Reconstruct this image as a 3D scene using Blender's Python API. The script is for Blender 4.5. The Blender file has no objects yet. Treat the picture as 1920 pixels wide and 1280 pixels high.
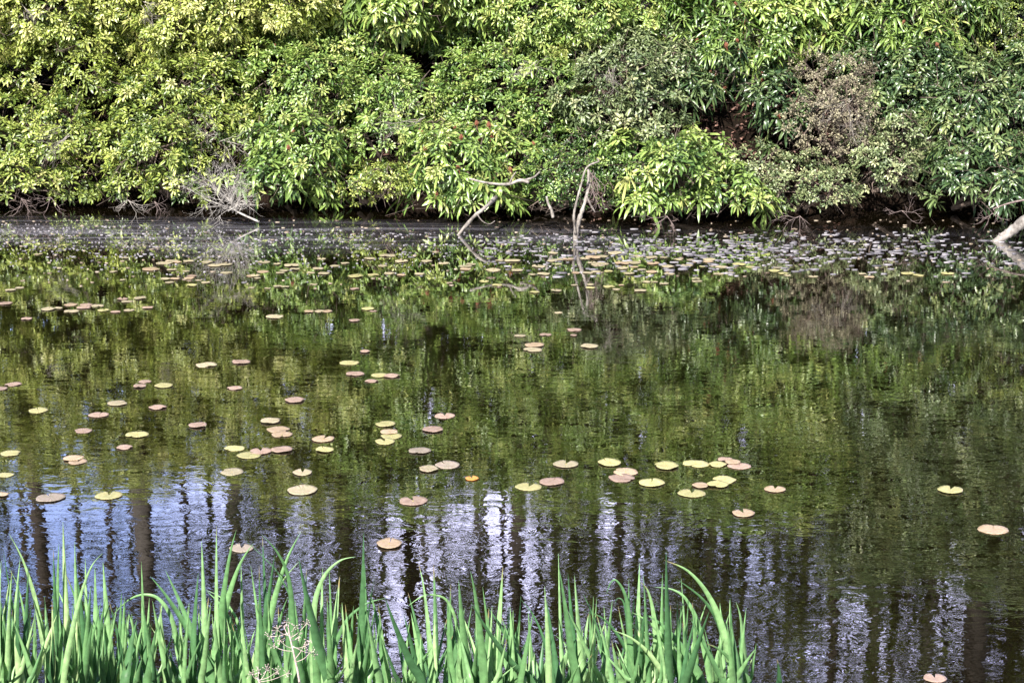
import bpy, math, random
import numpy as np
from mathutils import Vector, Matrix
R = math.radians
random.seed(7); rng = np.random.default_rng(11)
sc = bpy.context.scene
COL = sc.collection

# ------------------------------------------------------------ camera
F = 3250.0; TILT = R(13.33); CH = 3.0
cam_d = bpy.data.cameras.new('camera'); cam = bpy.data.objects.new('camera', cam_d); COL.objects.link(cam)
cam_d.sensor_width = 36; cam_d.lens = F/1920*36; cam_d.clip_end = 3000; cam_d.clip_start = .05
cam.location = (0, 0, CH); cam.rotation_euler = (R(90)-TILT, 0, 0)
sc.camera = cam
cT, sT = math.cos(TILT), math.sin(TILT)
def ray(u, v):
    a = (u-960)/F; b = -(v-640)/F
    return (a, cT + b*sT, -sT + b*cT)          # per unit of camera depth
def on_water(u, v, z=0.0):
    r = ray(u, v); k = (z-CH)/r[2]
    return (r[0]*k, r[1]*k, z), k
def at(u, v, Y):                                 # point on the sight line at ground distance Y
    r = ray(u, v); k = Y/r[1]
    return Vector((r[0]*k, Y, CH+r[2]*k))
def mirror_x(u, Y, z):                           # x of a thing whose reflection is seen at column u
    return (u-960)/F*(Y*cT+(CH+z)*sT)

# ------------------------------------------------------------ world, sun, exposure
SUN_EL, SUN_AZ = R(43), R(24)                    # azimuth measured from behind the viewer towards the left
w = bpy.data.worlds.new('World'); sc.world = w; w.use_nodes = True
nt = w.node_tree; N = nt.nodes; L = nt.links
for n in list(N): N.remove(n)
out = N.new('ShaderNodeOutputWorld'); bg = N.new('ShaderNodeBackground'); bg.inputs[1].default_value = 0.065
sky = N.new('ShaderNodeTexSky'); sky.sky_type = 'NISHITA'; sky.sun_disc = False
sdir = Vector((-math.sin(SUN_AZ)*math.cos(SUN_EL), -math.cos(SUN_AZ)*math.cos(SUN_EL), math.sin(SUN_EL)))
sky.sun_elevation = SUN_EL; sky.sun_rotation = math.atan2(sdir.x, sdir.y)
sky.air_density = 1.0; sky.dust_density = .2
tc = N.new('ShaderNodeTexCoord'); mp = N.new('ShaderNodeMapping'); mp.inputs['Scale'].default_value = (1, 1, 2.6)
cn = N.new('ShaderNodeTexNoise'); cn.inputs['Scale'].default_value = 2.3; cn.inputs['Detail'].default_value = 9; cn.inputs['Roughness'].default_value = .62
cr = N.new('ShaderNodeValToRGB'); cr.color_ramp.elements[0].position = .36; cr.color_ramp.elements[1].position = .56
mx = N.new('ShaderNodeMix'); mx.data_type = 'RGBA'; mx.inputs[7].default_value = (24, 23.8, 34, 1)
L.new(tc.outputs['Generated'], mp.inputs[0]); L.new(mp.outputs[0], cn.inputs['Vector']); L.new(cn.outputs[0], cr.inputs[0])
sx = N.new('ShaderNodeSeparateXYZ'); L.new(tc.outputs['Generated'], sx.inputs[0])   # cloud bank stands ahead, clear sky behind
fm = N.new('ShaderNodeMapRange'); fm.inputs[1].default_value = .0; fm.inputs[2].default_value = .55; L.new(sx.outputs[1], fm.inputs[0])
cm = N.new('ShaderNodeMath'); cm.operation = 'MULTIPLY'; L.new(cr.outputs[0], cm.inputs[0]); L.new(fm.outputs[0], cm.inputs[1])
fl = N.new('ShaderNodeMapRange'); fl.inputs[1].default_value = -.22; fl.inputs[2].default_value = -.06; fl.inputs[3].default_value = .12; L.new(sx.outputs[0], fl.inputs[0])
cm2 = N.new('ShaderNodeMath'); cm2.operation = 'MULTIPLY'; L.new(cm.outputs[0], cm2.inputs[0]); L.new(fl.outputs[0], cm2.inputs[1])
L.new(cm2.outputs[0], mx.inputs[0]); hs = N.new('ShaderNodeHueSaturation'); gm = N.new('ShaderNodeMapRange'); gm.inputs[1].default_value = .1; gm.inputs[2].default_value = .75; gm.inputs[3].default_value = .6; gm.inputs[4].default_value = 3.9; L.new(sx.outputs[1], gm.inputs[0]); L.new(gm.outputs[0], hs.inputs['Value']);   # brighter air ahead, deep blue behind
hs.inputs['Saturation'].default_value = 1.05; hs.inputs['Hue'].default_value = .525; L.new(sky.outputs[0], hs.inputs['Color']); L.new(hs.outputs[0], mx.inputs[6]); L.new(mx.outputs[2], bg.inputs[0]); L.new(bg.outputs[0], out.inputs[0])
sd = bpy.data.lights.new('sun', 'SUN'); sd.energy = 5.0; sd.angle = R(.5); sd.color = (1, .95, .86)
so = bpy.data.objects.new('sun', sd); COL.objects.link(so); so.rotation_euler = sdir.to_track_quat('Z', 'Y').to_euler(); so.location = (0, 0, 30)
vs = sc.view_settings; vs.view_transform = 'Standard'; vs.look = 'None'; vs.gamma = 1; vs.exposure = 1.4
sc.cycles.max_bounces = 6; sc.cycles.transparent_max_bounces = 12; sc.cycles.transmission_bounces = 3
sc.cycles.diffuse_bounces = 2; sc.cycles.glossy_bounces = 3

# ------------------------------------------------------------ material helpers
def mat(name):
    m = bpy.data.materials.new(name); m.use_nodes = True
    n = m.node_tree.nodes; b = n['Principled BSDF']
    return m, n, m.node_tree.links, b
def ramp(n, stops, interp='LINEAR'):
    r = n.new('ShaderNodeValToRGB'); e = r.color_ramp.elements; r.color_ramp.interpolation = interp
    while len(e) < len(stops): e.new(.5)
    for i, (p, c) in enumerate(stops):
        e[i].position = p; e[i].color = (*c, 1) if len(c) == 3 else c
    return r
def leaf_mat(name, stops, rough=.38, trans=.3, spec=.5, veins=False):
    m, n, l, b = mat(name)
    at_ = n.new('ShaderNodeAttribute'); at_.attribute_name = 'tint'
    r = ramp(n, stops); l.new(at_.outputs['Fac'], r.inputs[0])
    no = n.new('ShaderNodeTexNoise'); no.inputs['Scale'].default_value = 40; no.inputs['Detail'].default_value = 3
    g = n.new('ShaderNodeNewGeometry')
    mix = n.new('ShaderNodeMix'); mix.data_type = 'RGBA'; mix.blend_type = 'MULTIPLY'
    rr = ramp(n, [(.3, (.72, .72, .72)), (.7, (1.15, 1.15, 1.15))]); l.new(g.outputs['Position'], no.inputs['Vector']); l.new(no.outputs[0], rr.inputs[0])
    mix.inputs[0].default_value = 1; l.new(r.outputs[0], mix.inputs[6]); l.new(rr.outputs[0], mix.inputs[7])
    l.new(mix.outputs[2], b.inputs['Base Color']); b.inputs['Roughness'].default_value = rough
    b.inputs['Specular IOR Level'].default_value = spec
    t = n.new('ShaderNodeBsdfTranslucent')
    hs = n.new('ShaderNodeHueSaturation'); hs.inputs['Hue'].default_value = .485; hs.inputs['Value'].default_value = 1.6
    l.new(mix.outputs[2], hs.inputs['Color']); l.new(hs.outputs[0], t.inputs[0])
    ms = n.new('ShaderNodeMixShader'); ms.inputs[0].default_value = trans
    l.new(b.outputs[0], ms.inputs[1]); l.new(t.outputs[0], ms.inputs[2]); l.new(ms.outputs[0], n['Material Output'].inputs[0])
    return m
def bark_mat(name, c0, c1, scale=6, zs=.25, rough=.85):
    m, n, l, b = mat(name)
    tcn = n.new('ShaderNodeTexCoord'); mpn = n.new('ShaderNodeMapping'); mpn.inputs['Scale'].default_value = (1, 1, zs)
    no = n.new('ShaderNodeTexNoise'); no.inputs['Scale'].default_value = scale; no.inputs['Detail'].default_value = 7; no.inputs['Roughness'].default_value = .7
    r = ramp(n, [(.35, c0), (.65, c1)]); bp = n.new('ShaderNodeBump'); bp.inputs['Strength'].default_value = .6; bp.inputs['Distance'].default_value = .01
    l.new(tcn.outputs['Object'], mpn.inputs[0]); l.new(mpn.outputs[0], no.inputs['Vector']); l.new(no.outputs[0], r.inputs[0])
    l.new(r.outputs[0], b.inputs['Base Color']); l.new(no.outputs[0], bp.inputs['Height']); l.new(bp.outputs[0], b.inputs['Normal'])
    b.inputs['Roughness'].default_value = rough
    return m

# ------------------------------------------------------------ mesh helpers
def mesh_arrays(name, V, T=None, Q=None, tint=None, smooth=False):
    me = bpy.data.meshes.new(name)
    V = np.asarray(V, dtype=np.float32)
    T = np.zeros((0, 3), np.int32) if T is None or len(T) == 0 else np.asarray(T, np.int32)
    Q = np.zeros((0, 4), np.int32) if Q is None or len(Q) == 0 else np.asarray(Q, np.int32)
    me.vertices.add(len(V)); me.vertices.foreach_set('co', V.ravel())
    nl = T.size + Q.size; me.loops.add(nl); me.loops.foreach_set('vertex_index', np.concatenate([T.ravel(), Q.ravel()]))
    me.polygons.add(len(T)+len(Q))
    st = np.concatenate([np.arange(len(T))*3, T.size+np.arange(len(Q))*4]).astype(np.int32)
    me.polygons.foreach_set('loop_start', st)
    if smooth: me.polygons.foreach_set('use_smooth', np.ones(len(st), bool))
    if tint is not None:
        a = me.attributes.new('tint', 'FLOAT', 'POINT'); a.data.foreach_set('value', np.asarray(tint, np.float32))
    me.update(calc_edges=True); me.validate()
    return me
def obj(name, me, m=None, parent=None):
    o = bpy.data.objects.new(name, me); COL.objects.link(o)
    if m is not None and not me.materials: me.materials.append(m)
    if parent: o.parent = parent
    return o
def tag(o, label=None, cat=None, group=None, kind=None):
    if label: o['label'] = label
    if cat: o['category'] = cat
    if group: o['group'] = group
    if kind: o['kind'] = kind
    return o
def empty(name, loc=(0, 0, 0)):
    o = bpy.data.objects.new(name, None); COL.objects.link(o); o.location = loc; o.empty_display_size = .1
    return o
class MB:
    def __init__(s): s.V = []; s.T = []; s.Q = []; s.n = 0; s.tint = []
    def add(s, V, T=(), Q=(), tint=0.5):
        s.V.append(np.asarray(V, np.float32))
        if len(T): s.T.append(np.asarray(T, np.int32)+s.n)
        if len(Q): s.Q.append(np.asarray(Q, np.int32)+s.n)
        s.tint.append(np.full(len(V), tint, np.float32) if np.isscalar(tint) else tint)
        s.n += len(V)
    def tube(s, pts, rad, sides=6, tint=.5):
        pts = [Vector(p) for p in pts]; k = len(pts)
        if np.isscalar(rad): rad = [rad]*k
        V = []; up = Vector((.31, .83, .46)).normalized()
        a = None
        for i in range(k):
            d = (pts[min(i+1, k-1)]-pts[max(i-1, 0)])
            if d.length < 1e-9: d = Vector((0, 0, 1))
            d.normalize()
            a = (up if a is None else a); a = (a-d*a.dot(d))
            if a.length < 1e-4: a = Vector((1, 0, 0))
            a.normalize(); b = d.cross(a)
            for j in range(sides):
                t = 2*math.pi*j/sides; V.append(pts[i]+(a*math.cos(t)+b*math.sin(t))*rad[i])
        Q = [[i*sides+j, i*sides+(j+1) % sides, (i+1)*sides+(j+1) % sides, (i+1)*sides+j] for i in range(k-1) for j in range(sides)]
        V.append(pts[0]); V.append(pts[-1]); T = [[k*sides, (j+1) % sides, j] for j in range(sides)]+[[k*sides+1, (k-1)*sides+j, (k-1)*sides+(j+1) % sides] for j in range(sides)]
        s.add([tuple(v) for v in V], T, Q, tint)
    def build(s, name, m, parent=None, off=None, smooth=True):
        V = np.concatenate(s.V)
        if off is not None: V = V-np.asarray(off, np.float32)
        return obj(name, mesh_arrays(name, V, np.concatenate(s.T) if s.T else None, np.concatenate(s.Q) if s.Q else None, np.concatenate(s.tint), smooth), m, parent)
def norm(a): return a/np.maximum(np.linalg.norm(a, axis=-1, keepdims=True), 1e-9)
TT = np.array([0, .32, .32, .32, .8, .8, .8, 1.0]); TW = np.array([0, -.9, 0, .9, -.85, 0, .85, 0]); TZ = np.array([0, .16, 0, .16, .14, 0, .14, 0])
LT = np.array([[0, 1, 2], [0, 2, 3], [4, 5, 7], [5, 6, 7]]); LQ = np.array([[1, 2, 5, 4], [2, 3, 6, 5]])
LT = LT[:, ::-1]; LQ = LQ[:, ::-1]
def leaves(O, D, U, ln, wd, droop, tint):
    """O origin, D direction, U rough up side, arrays per leaf -> V, T, Q, tint"""
    D = norm(D); S = norm(np.cross(D, U)); Z = np.cross(S, D); n = len(O)
    V = (O[:, None, :] + D[:, None, :]*(TT[None, :, None]*ln[:, None, None])
         + S[:, None, :]*(TW[None, :, None]*wd[:, None, None]*.5) + Z[:, None, :]*((TZ[None, :]*wd[:, None])[:, :, None]))
    V[:, :, 2] -= (TT**2)[None, :]*(droop*ln)[:, None]
    base = (np.arange(n)*8)[:, None, None]
    return V.reshape(-1, 3), (LT[None]+base).reshape(-1, 3), (LQ[None]+base).reshape(-1, 4), np.repeat(tint, 8)
def whorls(C, A, n, ln, wd, spread, droop, tint, tj=.075):
    """leaf rosettes: C centres, A axes"""
    k = len(C); A = norm(A)
    ref = np.where(np.abs(A[:, 2:3]) > .9, np.array([[1., 0, 0]]), np.array([[0, 0, 1.]]))
    X = norm(np.cross(A, ref)); Y = np.cross(A, X)
    ph = rng.uniform(0, 6.28, k)[:, None]+np.arange(n)[None]*(2*math.pi/n)+rng.normal(0, .22, (k, n))
    sp = spread+rng.normal(0, .22, (k, n))
    D = (np.cos(sp)[..., None]*A[:, None]+np.sin(sp)[..., None]*(np.cos(ph)[..., None]*X[:, None]+np.sin(ph)[..., None]*Y[:, None]))
    O = np.repeat(C[:, None], n, 1)+D*.008; U = np.repeat(A[:, None], n, 1)
    keep = rng.random((k, n)) > .12
    s = np.exp(rng.normal(0, .2, (k, n)))*np.exp(rng.normal(0, .12, (k, 1)))
    tt = np.clip(tint[:, None]+rng.normal(0, tj, (k, n)), 0, 1)
    kk = keep.ravel()
    return leaves(O.reshape(-1, 3)[kk], D.reshape(-1, 3)[kk], U.reshape(-1, 3)[kk], (ln*s).ravel()[kk], (wd*s).ravel()[kk], np.clip(droop+rng.normal(0, .15, (k, n)), -.1, 2).ravel()[kk], tt.ravel()[kk])

# ------------------------------------------------------------ the setting: terrain, pond bed, water
def shore(x):                                    # distance of the far shoreline
    return 18.75 - .075*(x+5) - .25*math.exp(-((x-2)/2.5)**2) + .12*math.sin(x*1.7)
def ground_z(x, y):
    s = shore(x) + 1.0; n = .08*math.sin(x*1.3+y*.9)+.05*math.sin(x*3.1-y*2.2)
    if y > s-3:
        t = y-s
        if t < 0: return -.75*(1-math.exp(t/.6))*1.0 - .0 if t > -3 else -.75
        return min(.1+t*.9, 1.9+(t-2)*.05 if t > 2 else 9) + n*min(1, t)
    if y < 6.0:
        t = 6.0-y
        return -.75*math.exp(-t*6)+ .02 + min(t*.5, 1.35) if t > .15 else -.75+t*2
    return -.75+.03*math.sin(x*4+y*3)
xs = np.concatenate([np.linspace(-600, -30, 12), np.linspace(-26, -12, 12), np.linspace(-11.5, 11.5, 93), np.linspace(12, 26, 12), np.linspace(30, 600, 12)])
ys = np.concatenate([np.linspace(-400, -12, 8), np.linspace(-10, 4.5, 16), np.linspace(4.8, 7, 14), np.linspace(7.5, 16, 14), np.linspace(16.2, 24, 50), np.linspace(25, 60, 18), np.linspace(80, 900, 10)])
GV = [(x, y, ground_z(x, y)) for y in ys for x in xs]; nx = len(xs)
GQ = [[j*nx+i, j*nx+i+1, (j+1)*nx+i+1, (j+1)*nx+i] for j in range(len(ys)-1) for i in range(nx-1)]
m, n, l, b = mat('leaf_litter_earth')
tcn = n.new('ShaderNodeTexCoord'); v1 = n.new('ShaderNodeTexVoronoi'); v1.inputs['Scale'].default_value = 34
n1 = n.new('ShaderNodeTexNoise'); n1.inputs['Scale'].default_value = 3; n1.inputs['Detail'].default_value = 8
r = ramp(n, [(0, (.004, .003, .002)), (.5, (.009, .006, .004)), (.8, (.018, .010, .007)), (1, (.04, .022, .015))])
mx = n.new('ShaderNodeMix'); mx.inputs[0].default_value = .55
l.new(tcn.outputs['Object'], v1.inputs['Vector']); l.new(tcn.outputs['Object'], n1.inputs['Vector'])
sp_ = n.new('ShaderNodeSeparateColor'); l.new(v1.outputs['Color'], sp_.inputs[0]); l.new(sp_.outputs[0], mx.inputs[2]); l.new(n1.outputs[0], mx.inputs[3])
l.new(mx.outputs[0], r.inputs[0]); l.new(r.outputs[0], b.inputs['Base Color']); b.inputs['Roughness'].default_value = .95; b.inputs['Specular IOR Level'].default_value = .08
bp = n.new('ShaderNodeBump'); bp.inputs['Distance'].default_value = .03; l.new(v1.outputs['Distance'], bp.inputs['Height']); l.new(bp.outputs[0], b.inputs['Normal'])
tag(obj('ground', mesh_arrays('ground', GV, None, GQ, smooth=True), m), kind='structure')

m, n, l, b = mat('pond_water'); n.remove(b)
tcn = n.new('ShaderNodeTexCoord'); sep = n.new('ShaderNodeSeparateXYZ'); l.new(tcn.outputs['Object'], sep.inputs[0])
def noise(scl, vec_scale, detail=3, rough=.5, dist=0):
    mp_ = n.new('ShaderNodeMapping'); mp_.inputs['Scale'].default_value = vec_scale; l.new(tcn.outputs['Object'], mp_.inputs[0])
    t = n.new('ShaderNodeTexNoise'); t.inputs['Scale'].default_value = scl; t.inputs['Detail'].default_value = detail; t.inputs['Roughness'].default_value = rough; t.inputs['Distortion'].default_value = dist
    l.new(mp_.outputs[0], t.inputs['Vector']); return t
def math_(op, a, c=None, clamp=False):
    t = n.new('ShaderNodeMath'); t.operation = op; t.use_clamp = clamp
    for i, q in enumerate((a, c)):
        if q is None: continue
        if isinstance(q, (int, float)): t.inputs[i].default_value = q
        else: l.new(q, t.inputs[i])
    return t.outputs[0]
rip = noise(9, (.55, 1, 1), 3, .55, .6)          # small wind ripples
swl = noise(2.2, (.5, 1, 1), 2, .5, .3)          # slower undulation
gust = noise(.35, (1, 1.6, 1), 2, .5)            # patches of calmer water
# ripples die out in the shelter of the far bank
mr = n.new('ShaderNodeMapRange'); mr.inputs[1].default_value = 17.0; mr.inputs[2].default_value = 8.0; mr.inputs[3].default_value = .10; mr.inputs[4].default_value = 1
l.new(sep.outputs[1], mr.inputs[0])
mg = n.new('ShaderNodeMapRange'); mg.inputs[1].default_value = .35; mg.inputs[2].default_value = .65; mg.inputs[3].default_value = .55; mg.inputs[4].default_value = 1.15
l.new(gust.outputs[0], mg.inputs[0])
amp = math_('MULTIPLY', mr.outputs[0], mg.outputs[0])
h1 = math_('MULTIPLY', rip.outputs[0], .0013); h2 = math_('MULTIPLY', swl.outputs[0], .0014)
hh = math_('MULTIPLY', math_('ADD', h1, h2), amp)
bp = n.new('ShaderNodeBump'); bp.inputs['Strength'].default_value = 1; bp.inputs['Distance'].default_value = 1; l.new(hh, bp.inputs['Height'])
gl = n.new('ShaderNodeBsdfGlossy'); gl.inputs['Roughness'].default_value = .008; gl.inputs['Color'].default_value = (1, 1, 1, 1); l.new(bp.outputs[0], gl.inputs['Normal'])
tr = n.new('ShaderNodeBsdfTransparent'); tr.inputs['Color'].default_value = (.27, .19, .085, 1)
fr = n.new('ShaderNodeFresnel'); fr.inputs['IOR'].default_value = 1.7; l.new(bp.outputs[0], fr.inputs['Normal'])
bd = n.new('ShaderNodeBsdfDiffuse'); bd.inputs['Color'].default_value = (.20, .15, .05, 1); mb_ = n.new('ShaderNodeMixShader'); mb_.inputs[0].default_value = .02   # peaty scatter
l.new(tr.outputs[0], mb_.inputs[1]); l.new(bd.outputs[0], mb_.inputs[2])
ms = n.new('ShaderNodeMixShader'); l.new(math_('MULTIPLY', fr.outputs[0], 1.45, True), ms.inputs[0]); l.new(mb_.outputs[0], ms.inputs[1]); l.new(gl.outputs[0], ms.inputs[2])
# dusty pollen film that drifts along the far bank
st1 = noise(1.5, (.22, 2.4, 1), 6, .62, 1.2); st2 = noise(26, (1, 1, 1), 2, .6)
edge = noise(.5, (1, 1, 1), 3, .5)
yy = math_('ADD', math_('ADD', sep.outputs[1], math_('MULTIPLY', sep.outputs[0], .045)), math_('MULTIPLY', math_('SUBTRACT', edge.outputs[0], .5), 2.0))
m1 = n.new('ShaderNodeMapRange'); m1.inputs[1].default_value = 16.0; m1.inputs[2].default_value = 16.9; l.new(yy, m1.inputs[0])
m3 = n.new('ShaderNodeMapRange'); m3.inputs[1].default_value = 1.6; m3.inputs[2].default_value = -.8; m3.inputs[3].default_value = .10; m3.inputs[4].default_value = 1; l.new(sep.outputs[0], m3.inputs[0])
m2 = n.new('ShaderNodeMapRange'); m2.inputs[1].default_value = .47; m2.inputs[2].default_value = .72; m2.inputs[3].default_value = .07; m2.inputs[4].default_value = .62; l.new(st1.outputs[0], m2.inputs[0])
m4 = n.new('ShaderNodeMapRange'); m4.inputs[1].default_value = .4; m4.inputs[2].default_value = .7; m4.inputs[3].default_value = .5; m4.inputs[4].default_value = 1.2; l.new(st2.outputs[0], m4.inputs[0])
m5 = n.new('ShaderNodeMapRange'); m5.inputs[1].default_value = 17.6; m5.inputs[2].default_value = 18.25; m5.inputs[3].default_value = 1; m5.inputs[4].default_value = 0
l.new(math_('ADD', sep.outputs[1], math_('MULTIPLY', sep.outputs[0], .075)), m5.inputs[0])
ff = math_('MULTIPLY', math_('MULTIPLY', math_('MULTIPLY', m1.outputs[0], m5.outputs[0]), m3.outputs[0]), math_('MULTIPLY', m2.outputs[0], m4.outputs[0]), True)
df = n.new('ShaderNodeBsdfPrincipled'); df.inputs['Base Color'].default_value = (.30, .29, .34, 1); df.inputs['Roughness'].default_value = .35
ms2 = n.new('ShaderNodeMixShader'); l.new(ff, ms2.inputs[0]); l.new(ms.outputs[0], ms2.inputs[1]); l.new(df.outputs[0], ms2.inputs[2])
l.new(ms2.outputs[0], n['Material Output'].inputs[0])
WV = [(x, y, 0) for y in (4.2, 40) for x in (-60, 60)]
far = [(x, shore(x)+1.6, 0) for x in np.linspace(-60, 60, 61)]
near = [(x, 5.2, 0) for x in np.linspace(-60, 60, 61)]
WV = near+far; WQ = [[i, i+1, 62+i, 61+i] for i in range(60)]
tag(obj('pond_water', mesh_arrays('pond_water', WV, None, WQ), m), kind='structure')

# ------------------------------------------------------------ rhododendron bank
G_YEL = [(0, (.028, .065, .012)), (.35, (.12, .185, .03)), (.7, (.37, .44, .09)), (1, (.58, .57, .22))]
G_MID = [(0, (.018, .055, .013)), (.35, (.08, .16, .03)), (.7, (.27, .39, .09)), (1, (.47, .50, .16))]
G_DRK = [(0, (.016, .045, .018)), (.4, (.055, .105, .035)), (.75, (.17, .24, .085)), (1, (.34, .37, .15))]
G_GRY = [(0, (.03, .055, .022)), (.4, (.10, .15, .055)), (.75, (.26, .31, .14)), (1, (.45, .45, .24))]
G_TAN = [(0, (.13, .11, .08)), (.4, (.29, .26, .18)), (.8, (.46, .43, .27)), (1, (.56, .53, .36))]
LM = {'yellow': leaf_mat('yellow_green_leaf', G_YEL, .40, .22, .8), 'mid': leaf_mat('fresh_green_leaf', G_MID, .38, .22, .8), 'dark': leaf_mat('dark_green_leaf', G_DRK, .34, .18, .8),
      'grey': leaf_mat('grey_green_leaf', G_GRY, .40, .2, .8), 'tan': leaf_mat('tan_leaf', G_TAN, .5)}
M_TWIG = bark_mat('twig_bark', (.05, .035, .028), (.16, .12, .10), 20, 1)
M_DEAD = bark_mat('bleached_deadwood', (.055, .045, .04), (.42, .38, .345), 11, .6, .75)
M_LOG = bark_mat('weathered_log', (.05, .042, .037), (.36, .33, .31), 7, .8, .8)
M_PALE = bark_mat('white_dead_twig', (.22, .20, .185), (.56, .53, .50), 18, 1)
M_PINKTWIG = bark_mat('pinkish_dead_twig', (.09, .065, .06), (.26, .20, .19), 30, 1)
M_SEED = bark_mat('rust_seed_head', (.10, .03, .018), (.26, .09, .045), 30, 1, .7)
KIND = {  # leaf length, width, leaves, spread, droop, density, rosettes tilt to light
    'big': (.114, .0245, 10, 1.32, .38, 88), 'mid': (.076, .0188, 9, 1.2, .22, 150), 'small': (.050, .0155, 7, 1.15, .1, 235),
    'long': (.128, .0210, 10, 1.42, .5, 84), 'fine': (.034, .013, 6, 1.1, .05, 420)}
ALL_LOBES = []
def lobe_px(u, v, r, dy=0):                      # lobe whose front face lies where the sloping thicket passes that sight line
    Y = 18.15+(430-v)/430*2.45 - (u-960)/960*.38 + dy
    p = at(u, v, Y+r*.55); return (p.x, p.y, p.z, r*random.uniform(1, 1.35), r*random.uniform(.85, 1.1), r*random.uniform(.75, 1.0))
seed_mb = MB()
for i in range(16):
    a = i*2.4; q = .006+.012*(i/15); h_ = .05-.028*(i/15)
    seed_mb.tube([(0, 0, .004), (q*.6*math.cos(a), q*.6*math.sin(a), h_*.5), (q*1.2*math.cos(a), q*1.2*math.sin(a), h_)], [.0012, .0022, .0030], 4)
seed_mb.tube([(0, 0, -.03), (0, 0, .05)], [.003, .004], 5)
seed_me = seed_mb.build('seed_head', M_SEED); sm = seed_me.data; bpy.data.objects.remove(seed_me)
def make_bush(lobes, kind, colour, label, seeds=0, tint=.5, dens=1.0, name='rhododendron_bush', root=None, under=.3):
    ln, wd, nl, spread, droop, den = KIND[kind]
    C = []; A = []; T = []
    lob = np.array(lobes); zlow = .15 if (lob[:, 1]-lob[:, 4]).min() > 17.35 else .08
    for (x, y, z, rx, ry, rz) in lobes:
        area = 2*math.pi*((rx*ry+rx*rz+ry*rz)/3)
        k = int(area*den*dens*1.25)
        d = norm(rng.normal(0, 1, (k*2, 3))); d = d[(d[:, 1] < .45) | (d[:, 2] > .55)][:k]
        # lumpy shell: radius varies in patches, with shoots poking out and gaps
        wob = .80+.24*np.sin(d[:, 0]*5+x*9)*np.cos(d[:, 2]*6+z*7)+.06*np.sin(d[:, 0]*13+y*5)*np.sin(d[:, 2]*11)
        rad = wob*(1-np.abs(rng.normal(0, .13, len(d))))
        gap = np.sin(d[:, 0]*7.3+x*11)*np.sin(d[:, 2]*8.1+y*13)*np.sin(d[:, 1]*6+z*5)
        ok = gap > -.3
        P = np.array([x, y, z])+d*rad[:, None]*np.array([rx, ry, rz])
        # keep clear of the water, drop what is deep inside another lobe of this plant
        ok &= P[:, 2] > zlow+.05*np.sin(P[:, 0]*4.3)+rng.normal(0, .03, len(P)); ok &= (d[:, 2] > -.3) | (rng.random(len(d)) < under)
        for (x2, y2, z2, a2, b2, c2) in lobes:
            if (x2, y2, z2) == (x, y, z): continue
            q = ((P-np.array([x2, y2, z2]))/np.array([a2, b2, c2])); ok &= (q**2).sum(1) > .42
        P = P[ok]; dd = d[ok]
        ax = dd*.8+np.array([0, -.15, .62])+rng.normal(0, .28, dd.shape)
        C.append(P); A.append(ax)
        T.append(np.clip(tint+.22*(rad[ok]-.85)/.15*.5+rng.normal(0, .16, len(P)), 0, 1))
    C = np.concatenate(C); A = np.concatenate(A); T = np.concatenate(T)
    base = Vector((float(lob[:, 0].mean()), float(lob[:, 1].mean()+.3), 0)); base.z = max(0.05, ground_z(base.x, base.y)-.05) if root is None else root
    e = empty(name, base); tag(e, label, 'bush', None)
    off = np.array(base)
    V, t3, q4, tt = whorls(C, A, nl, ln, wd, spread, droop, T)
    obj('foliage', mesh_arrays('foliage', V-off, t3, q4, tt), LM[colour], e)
    mb = MB()
    for (x, y, z, rx, ry, rz) in lobes:
        c = Vector((x, y, z)); b0 = base+Vector((random.uniform(-.25, .25), random.uniform(-.1, .2), 0))
        mid = (b0+c)/2+Vector((random.uniform(-.15, .15), random.uniform(-.1, .1), random.uniform(-.05, .2)))
        mb.tube([b0, mid, c], [.03, .022, .014], 6)
        for q in range(7):
            d = Vector(rng.normal(0, 1, 3)); d.y = -abs(d.y)*.8; d.normalize(); p2 = c+Vector((d.x*rx, d.y*ry, d.z*rz))*.9
            if p2.z < .08: p2.z = .08
            pm = (c+p2)/2+Vector(rng.normal(0, .05, 3)); mb.tube([c, pm, p2], [.011, .007, .003], 4)
            for s in range(3):
                p3 = pm+(p2-pm)*random.random(); p4 = p3+Vector(rng.normal(0, .13, 3)); p4.z = max(p4.z, .07); mb.tube([p3, p4], [.004, .002], 3)
    mb.build('branches', M_TWIG, e, off)
    if seeds:
        fr_ = C[(A[:, 1] < .3) & (T > .35)]
        for i in rng.choice(len(fr_), min(seeds, len(fr_)), replace=False):
            s = bpy.data.objects.new('seed_head', sm); COL.objects.link(s); s.parent = e
            s.location = Vector(fr_[i]-off)+Vector((0, -.02, .01)); s.rotation_euler = (random.uniform(.0, .7), random.uniform(-.4, .4), random.uniform(0, 6))
            s.scale = [random.uniform(1.0, 1.6)]*3
    return e
def region(u0, u1, v0, v1, r, dy=0, step=1.0):
    px = F/19.5; out_ = []; su = r*px*1.15*step; sv = r*px*.8*step
    nu = max(1, round((u1-u0)/su)); nv = max(1, round((v1-v0)/sv))
    for j in range(nv):
        for i in range(nu):
            u = u0+(u1-u0)*(i+.5+(.25 if j % 2 else -.25))/nu; v = v0+(v1-v0)*(j+.5)/nv
            u += random.uniform(-.2, .2)*su; v += random.uniform(-.2, .2)*sv
            q = (abs(u-(u0+u1)/2)/((u1-u0)/2+40))**2*.75+(abs(v-(v0+v1)/2+10)/((v1-v0)/2+30))**2*.7     # each bush bulges forward in its middle
            out_.append(lobe_px(u, v, r*random.uniform(.85, 1.15), dy-.28+q+random.uniform(-.24, .18)))
    return out_
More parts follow.
